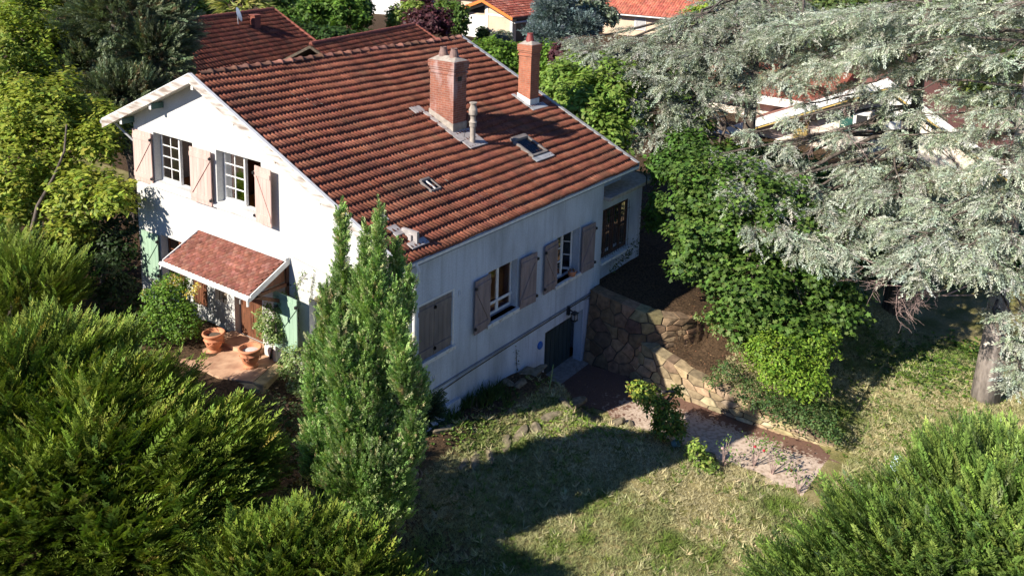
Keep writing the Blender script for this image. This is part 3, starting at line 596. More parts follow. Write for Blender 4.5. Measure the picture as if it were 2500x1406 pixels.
# ================================================================== THE GROUND
def sst(a, b, x): t = np.clip((x-a)/(b-a), 0, 1); return t*t*(3-2*t)
def vnoise(u, v, s, seed=0):
    g = np.random.default_rng(seed).random((64, 64)); x, y = u/s, v/s; i, j = np.floor(x).astype(int), np.floor(y).astype(int)
    fx, fy = x-i, y-j; fx, fy = fx*fx*(3-2*fx), fy*fy*(3-2*fy); G = lambda a, b: g[a % 64, b % 64]
    return (G(i, j)*(1-fx)+G(i+1, j)*fx)*(1-fy)+(G(i, j+1)*(1-fx)+G(i+1, j+1)*fx)*fy - .5
UPW = np.array([(-30, 8.42), (-.05, 8.42), (-2.0, 8.55), (-2.9, 9.3), (-3.3, 10.2), (-3.5, 12.0), (-3.5, 40)])   # v, u of the upper wall line
def gh(u, v):
    u, v = np.asarray(u, float), np.asarray(v, float)
    zr = .12+2.25*sst(-10.5, .6, v)                                   # right-hand garden
    bed = (u < 12) & (v < -1.9) & (v > -8.5)
    line = np.interp(-v, [1.9, 2.9, 3.3, 3.5, 5.0], [8.6, 9.3, 10.2, 12.0, 12.0])
    bz = np.interp(-v, [1.9, 3.6, 5.0, 6.5, 8.3], [1.12, 1.0, .78, .5, .12])
    k = sst(0, .25, line-u)*(v > -3.6)+sst(0, 4, 12-u)*(v <= -3.6); zr = np.where(bed, zr*(1-k)+np.minimum(zr, bz)*k, zr)
    zl = .14+.30*sst(-9, -5, v)+.35*sst(-4.2, -1.6, v)+.45*sst(-1.7, -.3, v)   # front lawn rising to the house
    zl = zl*(1-.0*u)
    zl = np.where((v < 1), zl*(1-sst(4.2, 5.9, u)*sst(-2.6, -1.0, v)*.3), zl)
    edge = np.clip((u+vnoise(u*0, v, .8, 3)*.5-(4.1+1.25*sst(-2.4, -1.2, v)))/(5.85-(4.1+1.25*sst(-2.4, -1.2, v))), 0, 1); edge = edge*edge*(3-2*edge)
    zl = zl*(1-edge)
    lt = 1.2+.85*sst(2.2, 4.6, v+vnoise(u, v, 1.2, 5)*.5)                # west side, up to the terrace level
    wl = sst(-.6, .6, v+.6*0)*(u < 0.2)
    side = zl*(1-sst(-2.0, 3.0, v))+lt*sst(-2.0, 3.0, v)
    zl = np.where(u < .3, side, zl)
    rmask = np.where(v > -1.6, sst(8.50, 8.72, u), sst(8.22, 8.45, u)); z = zl*(1-rmask)+zr*rmask
    drive = (u > 5.9) & (u < 8.15) & (v > -8.3); z = np.where(drive & (v < .6), 0.0, z)
    apron = (v <= -8.3); z = np.where(apron, np.interp(u, [3, 6, 8, 11], [.14, .03, .03, .16])*1.0+.0*u, z)
    inside = (u > .2) & (u < 9) & (v > .25) & (v < 11.3); z = np.where(inside, -.15, z)
    far = sst(13.5, 22, np.maximum(v, u*.8-2)); z = z*(1-far)+2.0*far
    n = .10*vnoise(u, v, 1.3, 1)+.05*vnoise(u, v, .35, 2); z = z+np.where(drive | inside, 0, n)*np.where(apron & (u > 5) & (u < 9), .3, 1)
    return z
def axis(lo, hi, st, far):
    a = list(np.arange(lo, hi, st)); x, s_ = hi, st
    while x < far: a.append(x); s_ *= 1.25; x += s_
    a.append(far); x, s_ = lo-st, st; b = []
    while x > -far: b.append(x); s_ *= 1.25; x -= s_
    b.append(-far); return np.array(b[::-1]+a)
gx, gy = axis(-9, 20, .12, 700), axis(-14, 9, .12, 700)
GX, GY = np.meshgrid(gx, gy, indexing='ij'); GZZ = gh(GX, GY); nx_, ny_ = GX.shape
me = bpy.data.meshes.new('ground'); idx = np.arange(nx_*ny_).reshape(nx_, ny_)
q = np.stack([idx[:-1, :-1], idx[1:, :-1], idx[1:, 1:], idx[:-1, 1:]], -1).reshape(-1, 4)
me.vertices.add(nx_*ny_); me.vertices.foreach_set('co', np.stack([GX, GY, GZZ], -1).astype(np.float32).ravel())
me.loops.add(q.size); me.loops.foreach_set('vertex_index', q.astype(np.int32).ravel()); me.polygons.add(len(q)); me.polygons.foreach_set('loop_start', (np.arange(len(q))*4).astype(np.int32))
me.update(calc_edges=True); me.polygons.foreach_set('use_smooth', np.ones(len(q), bool))
# soil (r) versus turf per vertex, where the place has soil: against the house, in the beds, under the trees
soil = np.maximum.reduce([sst(-1.35, -.6, GY+.3*vnoise(GX, GY, .7, 12))*(GX < 6), sst(13, 12, GX)*sst(-7.5, -6.2, GY)*(GX > 8)*(GY < 0), sst(-4.2, -2.8, GY)*(GX > 7), sst(-.5, -2.0, GX)*sst(-6, -3, GY), (GY > 5)*(GX < 15)*(GY < 22)*1.0])
at = me.color_attributes.new('soil', 'FLOAT_COLOR', 'POINT'); sc4 = np.zeros((nx_*ny_, 4)); sc4[:, 0] = np.clip(soil, 0, 1).ravel(); at.data.foreach_set('color', sc4.astype(np.float32).ravel())
mt, nt, bs = nodes("turf_and_soil")
t1 = tex(nt, "ShaderNodeTexNoise", 1.3, 8); t2 = tex(nt, "ShaderNodeTexNoise", 14, 8); t3 = tex(nt, "ShaderNodeTexNoise", 45, 5)
turf = mixc(nt, ramp(nt, t1.outputs[0], [(.38, (0, 0, 0)), (.6, (1, 1, 1))]), (.13, .14, .045), (.34, .29, .16))
turf = mixc(nt, ramp(nt, t2.outputs[0], [(.35, (0, 0, 0)), (.7, (1, 1, 1))]), turf, (.22, .20, .08))
turf = mixc(nt, 1.0, turf, ramp(nt, t3.outputs[0], [(.3, (.55, .55, .5)), (.65, (1.25, 1.2, 1.1))]), 'MULTIPLY')
so = mixc(nt, ramp(nt, t2.outputs[0], [(.35, (0, 0, 0)), (.65, (1, 1, 1))]), (.04, .027, .017), (.115, .075, .045))  # soil tone lowered to deepen the shade under trees and by the house
so = mixc(nt, 1.0, so, ramp(nt, t3.outputs[0], [(.3, (.6, .6, .6)), (.65, (1.3, 1.25, 1.2))]), 'MULTIPLY')
aa = nt.nodes.new("ShaderNodeAttribute"); aa.attribute_name = 'soil'; sx = nt.nodes.new("ShaderNodeSeparateColor"); nt.links.new(aa.outputs["Color"], sx.inputs[0])
nt.links.new(mixc(nt, sx.outputs[0], turf, so), bs.inputs["Base Color"]); bs.inputs["Roughness"].default_value = .95; bs.inputs["Specular IOR Level"].default_value = .1
bump(nt, bs, t3.outputs[0], .6, .03)
gr = link('ground', me, mt); tag(gr, kind='structure')
# driveway: pinkish concrete, brown debris drifting along the wall side, more of it towards the garage, mottled tone
mt, nt, bs = nodes("drive_concrete")
t1 = tex(nt, "ShaderNodeTexNoise", 2.2, 9); t1.inputs["Roughness"].default_value = .7; t2 = tex(nt, "ShaderNodeTexNoise", 30, 6); t3 = tex(nt, "ShaderNodeTexNoise", 9, 8)
sp = nt.nodes.new("ShaderNodeSeparateXYZ"); nt.links.new(geo(nt), sp.inputs[0])
def mrange(nt, s, a, b):
    r = nt.nodes.new("ShaderNodeMapRange"); r.inputs[1].default_value = a; r.inputs[2].default_value = b; nt.links.new(s, r.inputs[0]); return r.outputs[0]
def madd(nt, a, b, op='ADD'):
    r = nt.nodes.new("ShaderNodeMath"); r.operation = op
    for k, x in ((0, a), (1, b)):
        if isinstance(x, (int, float)): r.inputs[k].default_value = x
        else: nt.links.new(x, r.inputs[k])
    return r.outputs[0]
deb = madd(nt, madd(nt, mrange(nt, sp.outputs[0], 7.0, 8.0), madd(nt, t1.outputs[0], -.5), 'ADD'), madd(nt, mrange(nt, sp.outputs[1], -4.5, -1.0), .9, 'MULTIPLY'))
deb = madd(nt, deb, madd(nt, madd(nt, t3.outputs[0], -.5), 1.6, 'MULTIPLY'))
c = mixc(nt, ramp(nt, t3.outputs[0], [(.36, (0, 0, 0)), (.56, (1, 1, 1))]), (.36, .26, .19), (.58, .455, .355))
c = mixc(nt, ramp(nt, deb, [(.42, (0, 0, 0)), (.56, (1, 1, 1))]), c, mixc(nt, t2.outputs[0], (.10, .05, .035), (.22, .12, .08)))
nt.links.new(c, bs.inputs["Base Color"]); bs.inputs["Roughness"].default_value = .9; bump(nt, bs, t3.outputs[0], .3, .02)
f = MB(); pts = []
for v in np.linspace(-.31, -9.2, 60): pts.append((5.80+.16*math.sin(v*2.1)+.12*math.sin(v*5.3)+.06*math.sin(v*13)-(.3*max(0, -v-7.4)), v))
rgt = [(8.14+.05*math.sin(v*3)-((.35+.25*math.sin(v*9))*max(0, -v-7.8)), v) for v in np.linspace(-9.2, -.31, 50)]
f.prism(pts+rgt, [], T(0, 0, 0.006), .02); o = f.build('driveway', mt); tag(o, kind='structure')
# distant pale road at the left edge
f = MB(); f.prism([(-14, 2), (-4.6, 5.6), (-3.5, 12), (-16, 12)], [], T(0, 0, 1.75), .25); o = f.build('road', simple('pale_road', (.45, .38, .34), (.34, .29, .26), 8, .9, .2)); tag(o, kind='structure')

# ---- rubble retaining walls
def stone_wall(name, label, bot, top, cell, mat_cols, thick=.45, nrm_flip=1, cap=True):
    """bot, top: matching 3D polylines; stones are uneven polygons bulging from a mortar body"""
    bot, top = np.array(bot, float), np.array(top, float); seg = np.linalg.norm(np.diff((bot+top)/2, axis=0), axis=1); cum = np.concatenate([[0], np.cumsum(seg)]); L = cum[-1]
    def P(s, t):
        b = np.array([np.interp(s, cum, bot[:, k]) for k in range(3)]); a = np.array([np.interp(s, cum, top[:, k]) for k in range(3)]); return b*(1-t)+a*t
    def N(s):
        d = P(min(s+.05, L), .5)-P(max(s-.05, 0), .5); n = np.array([d[1], -d[0], 0])*nrm_flip; return n/(np.linalg.norm(n)+1e-9)
    root = thing(name, label, 'wall', tuple(P(L/2, 0)))
    body = MB(); ns = 24
    for i in range(ns):
        s0, s1 = L*i/ns, L*(i+1)/ns; n0, n1 = N(s0), N(s1); q = [P(s0, 0)-n0*thick, P(s1, 0)-n1*thick, P(s1, 0), P(s0, 0), P(s0, 1)-n0*thick, P(s1, 1)-n1*thick, P(s1, 1)-[0, 0, .03], P(s0, 1)-[0, 0, .03]]; body.hexa(q)
    body.build('mortar', MAT['mortar'], root)
    H = np.mean(np.linalg.norm(top-bot, axis=1)); Hm = np.max(np.linalg.norm(top-bot, axis=1)); rows = max(1, int(round(Hm/cell))); ncol = max(2, int(round(L/(cell*1.25))))
    rg = np.random.default_rng(len(name)*7+ncol)
    js = rg.normal(0, .15, (rows+1, 2*ncol+4)); jt = rg.normal(0, .11, (rows+1, 2*ncol+4))
    V, F, C = [], [], []
    for r in range(rows):
        for c in range(ncol+1):
            c0 = 2*c-(r % 2); ks = [(r, c0), (r, c0+1), (r, c0+2), (r+1, c0+2), (r+1, c0+1), (r+1, c0)]; pts = []
            for (a, b) in ks:
                b2 = min(max(b, 0), 2*ncol); off = -.15 if (a+b) % 2 else .15
                t = (a+(0 if a in (0, rows) else off+jt[a, b2+1]))/rows; s = (b2/2+(0 if b2 in (0, 2*ncol) else js[a, b2+1]))*L/ncol
                pts.append((np.clip(s, 0, L), np.clip(t, 0, 1.0)))
            cs_, ct = np.mean([p[0] for p in pts]), np.mean([p[1] for p in pts])
            loc = np.linalg.norm(P(cs_, 1)-P(cs_, 0))
            if loc < .02: continue
            n = N(cs_); col = pal(1, mat_cols, None, .12)[0]; base = len(V); bulge = .022+.05*rg.random()**2; gap = .02
            for lvl, (sh, h) in enumerate(((.0, .0), (.0, bulge*.7), (.06, bulge))):
                for s, t in pts:
                    ds, dt = cs_-s, (ct-t)*loc; dd = math.hypot(ds, dt)+1e-6; k = min(.4, gap/dd+sh); p = P(s+ds*k, t+(ct-t)*k)
                    V.append(p+n*h+rg.normal(0, .004, 3)); C.append(col)
            V.append(P(cs_, ct)+n*(bulge+.012)); C.append(col)
            if loc < .12: del V[base:], C[base:]; continue
            m6 = len(pts)
            for l in (0, 1):
                for k in range(m6): a, b = base+l*m6+k, base+l*m6+(k+1) % m6; F.append((a, b, b+m6, a+m6))
            for k in range(m6): F.append((base+2*m6+k, base+2*m6+(k+1) % m6, base+3*m6))
            if r == rows-1 and cap:      # top stones reach back over the wall
                e = MB; b0 = len(V); t3, t4, t5 = P(pts[3][0], 1), P(pts[4][0], 1), P(pts[5][0], 1); up = np.array([0, 0, .015+.025*rg.random()])
                for p in (t5, t3): V.append(p+n*.06); C.append(col)
                for p in (t3, t5): V.append(p-n*thick*.9+[0, 0, .02]); C.append(col)
                for k in range(4): V.append(np.array(V[b0+k])*.96+np.mean([V[b0+z] for z in range(4)], axis=0)*.04+up); C.append(col)
                F += [(b0+4, b0+5, b0+6, b0+7)]+[(b0+k, b0+(k+1) % 4, b0+4+(k+1) % 4, b0+4+k) for k in range(4)]
    me = bpy.data.meshes.new('stonework'); me.from_pydata([tuple(v) for v in V], [], F); a = me.color_attributes.new('tint', 'FLOAT_COLOR', 'POINT')
    a.data.foreach_set('color', np.concatenate([np.array(C), np.ones((len(C), 1))], 1).astype(np.float32).ravel()); me.update()
    link('stonework', me, MAT['stone'], root); return root
ST = [(.30, .20, .12), (.25, .165, .10), (.34, .24, .14), (.20, .135, .085)]  # tall wall: stones darkened, its shade put into the tint
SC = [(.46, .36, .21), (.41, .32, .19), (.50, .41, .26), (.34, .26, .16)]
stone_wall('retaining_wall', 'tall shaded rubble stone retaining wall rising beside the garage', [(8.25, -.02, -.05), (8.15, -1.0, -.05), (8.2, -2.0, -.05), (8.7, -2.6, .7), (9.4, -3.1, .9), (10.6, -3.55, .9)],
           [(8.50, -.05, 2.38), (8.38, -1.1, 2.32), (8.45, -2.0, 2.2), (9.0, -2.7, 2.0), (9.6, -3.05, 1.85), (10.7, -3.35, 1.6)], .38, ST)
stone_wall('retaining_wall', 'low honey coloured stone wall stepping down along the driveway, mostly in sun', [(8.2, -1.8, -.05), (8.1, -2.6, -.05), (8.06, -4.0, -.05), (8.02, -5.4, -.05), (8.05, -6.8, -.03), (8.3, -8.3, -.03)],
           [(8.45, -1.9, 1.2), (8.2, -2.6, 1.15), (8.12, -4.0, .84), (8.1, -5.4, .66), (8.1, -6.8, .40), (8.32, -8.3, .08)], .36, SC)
# rocks edging the beds
def rockmesh(sx_, sy_, sz_, seed):
    bm = bmesh.new(); bmesh.ops.create_icosphere(bm, subdivisions=2, radius=1); rg = np.random.default_rng(seed); dirs = rv(7)
    for v in bm.verts:
        p = np.array(v.co); 
        for d in dirs[:6]:
            k = p@d
            if k > .62: p = p-d*(k-.62)
        p = p*(1+rg.normal(0, .05)); v.co = (p[0]*sx_, p[1]*sy_, p[2]*sz_)
    me = bpy.data.meshes.new('rock'); bm.to_mesh(me); bm.free(); return me
rocks = [rockmesh(.30, .17, .14, k) for k in range(5)]
for m_ in rocks: m_.materials.append(MAT['rock'])
def rock(px, py, z, s, rz, gname, label, dz=0):
    p = atz(px, py, z); o = bpy.data.objects.new('garden_rock', random.choice(rocks)); COL.objects.link(o); o.location = (p[0], p[1], float(gh(p[0], p[1]))-.02+dz); o.scale = (s*random.uniform(1.0, 1.7), s*random.uniform(.8, 1.1), s*random.uniform(.6, .95)); o.rotation_euler = (random.uniform(-.3, .3), random.uniform(-.3, .3), rz-.35+random.uniform(-.25, .25))
    tag(o, label, 'rock', gname)
for a in [(1345, 1020, .75, 1.3, .2), (1310, 1062, .7, 1.0, .9), (1270, 1080, .65, 1.25, .8), (1235, 1100, .62, 1.1, .8), (1195, 1125, .6, 1.1, .8), (1160, 1148, .55, 1.1, .9), (1130, 1165, .5, .9, .7), (1225, 1090, .7, .8, .3)]:
    rock(*a, 'rocks edging the upper bed', 'mossy rock in the diagonal edging between the upper bed and the lawn')
for a in [(1400, 978, .6, 1.7, .3), (1378, 985, .7, 1.3, 1.2), (1425, 985, .5, 1.2, 2.0), (1450, 1003, .4, 1.0, .4), (1490, 1022, .3, 1.1, .1), (1512, 1026, .15, .8, .5), (1540, 1036, .1, .7, .9)]:
    rock(*a, 'rocks along the left bank of the driveway', 'sunlit rock on the bank at the left edge of the driveway')
for a in [(1285, 925, .9, 1.5, .2), (1240, 945, 1.1, 1.2, 1.5), (1300, 950, .6, 1.2, .4), (1270, 965, .8, 1.0, .8)]:
    rock(*a, 'shaded rocks beside the garage door', 'shaded rock in the bank left of the garage door')
for a in [(1040, 1065, .9, .9, .4), (1090, 1075, .9, 1.0, .2), (985, 1180, .6, 1.5, .3), (1010, 1215, .5, 1.2, 1.2), (960, 1240, .5, 1.3, .5)]:
    rock(*a, 'rocks at the foot of the conifer', 'dark rock in the shade at the foot of the tall conifer')

# ================================================================== LEAVES, SPRAYS AND CROWNS
def spray_template(seed, pairs=11, wid=.17, ang=50, leafw=.034, droop=.15, stem=.012, L0=.2, taper=.55, zj=.02, double=False, nj=.35, tone=(.6, 1.3), aj=.2):
    rg = np.random.default_rng(seed); V, F, fc = [], [], []
    z = lambda y: -droop*y*y
    def kite(p, d, l, w, n, t0, t1):
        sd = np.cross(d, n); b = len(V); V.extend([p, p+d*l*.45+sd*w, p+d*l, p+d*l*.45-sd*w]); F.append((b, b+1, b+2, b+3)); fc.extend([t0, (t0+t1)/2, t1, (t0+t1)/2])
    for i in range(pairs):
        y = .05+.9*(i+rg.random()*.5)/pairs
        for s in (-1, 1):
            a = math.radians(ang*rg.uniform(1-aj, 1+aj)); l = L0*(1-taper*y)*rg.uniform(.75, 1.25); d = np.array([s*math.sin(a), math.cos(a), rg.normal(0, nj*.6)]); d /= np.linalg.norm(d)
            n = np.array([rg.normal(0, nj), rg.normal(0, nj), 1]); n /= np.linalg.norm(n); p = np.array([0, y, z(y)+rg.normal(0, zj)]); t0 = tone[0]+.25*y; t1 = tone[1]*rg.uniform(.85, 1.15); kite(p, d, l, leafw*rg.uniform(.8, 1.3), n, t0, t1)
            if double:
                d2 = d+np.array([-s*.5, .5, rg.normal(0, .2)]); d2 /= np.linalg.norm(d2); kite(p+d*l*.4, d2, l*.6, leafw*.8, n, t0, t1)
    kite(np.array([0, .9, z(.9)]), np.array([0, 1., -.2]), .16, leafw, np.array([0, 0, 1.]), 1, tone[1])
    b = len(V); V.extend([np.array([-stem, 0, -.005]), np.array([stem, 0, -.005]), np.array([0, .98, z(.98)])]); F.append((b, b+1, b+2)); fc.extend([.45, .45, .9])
    FAC[id(F)] = np.array(fc); return np.array(V), F
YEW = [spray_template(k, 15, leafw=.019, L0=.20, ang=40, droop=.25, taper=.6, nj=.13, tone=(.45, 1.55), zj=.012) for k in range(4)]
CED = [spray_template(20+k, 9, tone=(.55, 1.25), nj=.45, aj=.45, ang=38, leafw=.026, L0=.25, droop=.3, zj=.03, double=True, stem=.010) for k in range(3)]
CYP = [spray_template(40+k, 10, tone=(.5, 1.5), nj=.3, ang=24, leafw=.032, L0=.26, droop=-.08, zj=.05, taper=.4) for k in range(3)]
def star_leaf():
    V, F = [], []; R_ = [1, .55, .9, .5, .75, .42, .3, .42, .75, .5, .9, .55]
    for k, r in enumerate(R_): a = math.pi/2-2*math.pi*k/12; V.append((r*.5*math.cos(a), r*.5*math.sin(a)+.3, .04*math.cos(3*a)))
    return np.array(V), [tuple(range(12))]
STAR = star_leaf()
OVAL = (np.array([(0, 0, 0), (.22, .3, .05), (.2, .7, .04), (0, 1, -.03), (-.2, .7, .04), (-.22, .3, .05), (0, .5, -.02)]), [(0, 1, 2, 6), (6, 2, 3), (6, 3, 4), (0, 6, 4, 5)])
OVAL1 = (np.array([(0, 0, 0), (.26, .4, .06), (0, 1, -.04), (-.26, .4, .06)]), [(0, 1, 2, 3)])
def blob_points(blobs, n, rmin=.72, up_only=-.75, seed=0, noise=.22):
    """points in the outer shell of a set of ellipsoids (centre, radii), with outward directions; inner ones are dropped"""
    rg = np.random.default_rng(seed); C = np.array([b[0] for b in blobs], float); R_ = np.array([b[1] for b in blobs], float)
    A = (R_[:, 0]*R_[:, 2]+R_[:, 1]*R_[:, 2]+R_[:, 0]*R_[:, 1]); P, D = [], []
    got = 0
    while got < n:
        m_ = n*2; i = rg.choice(len(C), m_, p=A/A.sum()); d = norm(rg.normal(size=(m_, 3))); ok = d[:, 2] > up_only; i, d = i[ok], d[ok]
        lump = 1+noise*(np.sin(d[:, 0]*7+i*1.7)*np.sin(d[:, 1]*6+i)*1.0+.6*np.sin(d[:, 2]*9+i*2.3+d[:, 0]*5))
        r = (rmin+(1-rmin)*rg.random(len(i))**.6)*lump; p = C[i]+d*R_[i]*r[:, None]
        ins = np.zeros(len(i), bool)
        for k in range(len(C)): ins |= ((((p-C[k])/R_[k])**2).sum(1) < (rmin*.9)**2) & (i != k)
        p, d2 = p[~ins], norm((d/R_[i])[~ins]); P.append(p); D.append(d2); got += len(p)
    return np.concatenate(P)[:n], np.concatenate(D)[:n]
def grp(tpls, O, M, C):
    k = RNG.integers(0, len(tpls), len(O)); return [(t[0], t[1], O[k == i], M[k == i], C[k == i]) for i, t in enumerate(tpls)]
def clump_tint(P, s, a, seed=0): return (1+a*np.sin(P[:, 0]*s+seed)*np.sin(P[:, 1]*s*1.1+seed*2)*np.sin(P[:, 2]*s*.9+seed*3))[:, None]
def trunk(parent, base, top, r0, r1, mat='bark', limbs=(), n=10, name='trunk'):
    f = MB(); base, top = np.array(base, float), np.array(top, float); k = 7; pts = [base+(top-base)*i/k+np.array([math.sin(i*1.3), math.cos(i*1.7), 0])*.04*min(i, 3) for i in range(k+1)]; pts[0] = base-[0, 0, .15]
    f.tube(pts, [r0*(1.35 if i == 0 else 1)*(1-i/k)+r1*i/k for i in range(k+1)], n)
    for (t, e, r) in limbs:
        s_ = base+(top-base)*t; e = np.array(e, float); md = (s_+e)/2+[0, 0, .08*np.linalg.norm(e-s_)]; f.tube([s_, md, e], [r, r*.65, r*.25], 6, False)
    return f.build(name, MAT[mat], parent, smooth=True)
def limb_ends(blobs, base, top, n=3):
    out = []
    for c, r in blobs:
        for _ in range(n): d = RNG.normal(size=3); d /= np.linalg.norm(d); out.append((RNG.uniform(.3, .95), np.array(c)+d*np.array(r)*.6, .05))
    return out
def bl(px, py, dep, rw, rh, rd=None):
    """an ellipsoid as it stands: centre at a distance along the sight line, radii in metres from its apparent size"""
    k = dep/FPX; c = atd(px, py, dep); return (tuple(c), (rw*k, (rd or rw)*k, rh*k))
def broadleaf(name, label, cat, blobs, n, size, cols, w=None, base=None, tpl=None, up=.5, droop=0, seed=1, mat='leaf', rmin=.6, tr=.16, jit=.18, group=None, barkm='bark', noise=.22, branch=3, hide=False):
    tpl = tpl or [OVAL1]; cx = np.mean([b[0] for b in blobs], axis=0)
    if base is None: base = (cx[0], cx[1])
    gz = float(gh(base[0], base[1])); t = thing(name, label, cat, (base[0], base[1], gz), group)
    P, D = blob_points(blobs, n, rmin, -.8, seed, noise); nrm = norm(D*.55+rv(n)*.55+np.array([0, 0, up])); al = norm(np.cross(nrm, rv(n))-np.array([0, 0, droop]))
    M = frames(al, nrm, size*RNG.uniform(.7, 1.3, n)); C = pal(n, cols, w, jit)*clump_tint(P, 2.2, .12, seed)
    inst('crown', grp(tpl, P, M, C), MAT[mat], t)
    if tr:
        top = (cx[0], cx[1], max(b[0][2] for b in blobs)); trunk(t, (base[0], base[1], gz), top, tr, tr*.25, barkm, limb_ends(blobs, (base[0], base[1], gz), top, branch))
    return t
def conifer_mass(name, label, cat, blobs, n, size, cols, w=None, base=None, tpl=None, lift=.35, seed=1, tr=.2, drift=(0, 0, 0), rmin=.62, hub=None, mat='needle', rollj=.5, jit=.16, noise=.2, group=None, tint=.15):
    tpl = tpl or YEW; cx = np.mean([b[0] for b in blobs], axis=0)
    if base is None: base = (cx[0], cx[1])
    gz = float(gh(base[0], base[1])); t = thing(name, label, cat, (base[0], base[1], gz), group)
    P, D = blob_points(blobs, n, rmin, -.7, seed, noise)
    if hub is not None: D = norm(norm(P-np.array(hub))*.7+D*.5)
    d = norm(D+np.array([0, 0, lift])+np.array(drift)+rv(n)*.28); sz = size*RNG.uniform(.65, 1.25, n)
    M = frames(d, np.array([0, 0, 1.])+rv(n)*.25, sz, RNG.normal(0, rollj, n)); C = pal(n, cols, w, jit)*clump_tint(P, 1.5, tint, seed)
    O = P-d*sz[:, None]*.6
    inst('crown', grp(tpl, O, M, C), MAT[mat], t)
    if tr:
        top = (cx[0], cx[1], max(b[0][2] for b in blobs)); trunk(t, (base[0], base[1], gz), top, tr, tr*.3, 'bark', limb_ends(blobs, (base[0], base[1], gz), top, 6) if len(blobs) < 20 else ())
    return t
# ================================================================== PLANTING NEAR THE HOUSE
YC = [(0.120, 0.183, 0.023), (0.157, 0.215, 0.029), (0.200, 0.247, 0.037), (0.089, 0.142, 0.026), (0.242, 0.220, 0.047)]
YW = [.34, .28, .16, .18, .04]
hub = lambda px, py, d: tuple(atd(px, py, d))
conifer_mass('yew_tree', 'feathery yew at the left edge, set back beyond the big yew', 'tree', [bl(50, 705, 24.5, 145, 95), bl(160, 700, 24.8, 45, 50), bl(-20, 640, 26, 110, 70)], 2400, .75, YC, YW, lift=.6, seed=2, hub=hub(20, 880, 24.5))
conifer_mass('yew_tree', 'huge feathery yew filling the lower left corner beside the terrace', 'tree',
             [bl(80, 950, 19.2, 240, 145, 150), bl(290, 1005, 18.8, 165, 130, 130), bl(260, 1190, 17.6, 240, 180), bl(490, 1160, 17.6, 135, 125), bl(600, 1110, 18, 70, 70), bl(560, 1040, 18.6, 60, 50), bl(60, 1300, 16.6, 210, 190), bl(400, 1330, 16.4, 210, 150)], 13800, .80, YC, YW, lift=.35, seed=3, hub=hub(60, 1330, 19), tr=.3, noise=.28)
conifer_mass('yew_tree', 'low feathery yew at the bottom edge in front of the tall conifer', 'tree',
             [bl(720, 1370, 16, 130, 110), bl(860, 1390, 15.8, 95, 80), bl(600, 1400, 15.6, 130, 100), bl(960, 1470, 15.6, 80, 60)], 3600, .68, YC, YW, lift=.8, seed=4, hub=hub(680, 1560, 16.5))
conifer_mass('yew_tree', 'broad feathery yew filling the lower right corner beyond the lawn', 'tree',
             [bl(2400, 1320, 17.8, 250, 200), bl(2170, 1370, 17, 180, 140), bl(1985, 1440, 16.4, 130, 80), bl(2470, 1160, 19, 140, 90), bl(2290, 1250, 18.2, 110, 80)], 10500, .78,
             [(.14, .225, .045), (.175, .26, .05), (.24, .32, .075), (.10, .165, .04), (.165, .22, .10)], YW, lift=.6, seed=5, hub=hub(2480, 1560, 18), tr=.25, noise=.28)
# many-spired conifer by the house corner
cols_ = [(834, 590, 15, 100), (836, 730, 30, 110), (926, 590, 14, 95), (894, 640, 15, 95), (968, 665, 16, 90), (918, 720, 25, 100), (996, 730, 15, 85), (872, 760, 22, 90), (962, 780, 26, 90),
         (800, 800, 24, 120), (775, 900, 26, 110), (830, 880, 30, 120), (885, 870, 28, 120), (935, 890, 28, 120), (985, 900, 30, 110), (1015, 960, 30, 80), (790, 1010, 34, 110), (850, 1020, 34, 120), (910, 1030, 36, 120), (965, 1040, 34, 110), (1010, 1070, 26, 80), (820, 1130, 34, 90), (880, 1150, 36, 90), (940, 1150, 36, 80), (765, 960, 22, 70), (1000, 1000, 34, 60)]
cb = [bl(x, y, 17.8+(y-600)*.0016+.25*math.sin(i*2.1), rx, ry) for i, (x, y, rx, ry) in enumerate(cols_)]; spires = [bl(885, 930, 18.7, 105, 220), bl(895, 1100, 18.9, 130, 130), bl(890, 1210, 18.9, 120, 70), bl(780, 1090, 18.6, 45, 90), bl(905, 720, 18, 50, 110)]
CC = [(0.183, 0.304, 0.085), (0.261, 0.410, 0.112), (0.395, 0.523, 0.198), (0.099, 0.170, 0.049), (0.508, 0.536, 0.282), (0.536, 0.438, 0.254)]
conifer_mass('columnar_conifer', 'tall bushy conifer with several pointed spires in front of the house corner', 'tree', cb+spires, 30000, .30, CC, [.25, .28, .21, .13, .09, .04], base=(-3.1, -1.75), tpl=CYP, lift=1.3, seed=6, tr=.16, rollj=1.5, rmin=.55, noise=.2, tint=.2)
conifer_mass('juniper_bush', 'dark low conifer branch mass spreading over the plinth at the foot of the conifer', 'shrub', [bl(1040, 1000, 20.6, 50, 38), bl(1000, 1040, 20.4, 50, 50)], 700, .34, [(.035, .07, .03), (.05, .09, .035)], None, tpl=CYP, lift=.2, seed=7, tr=.05, drift=(.3, -.3, 0))
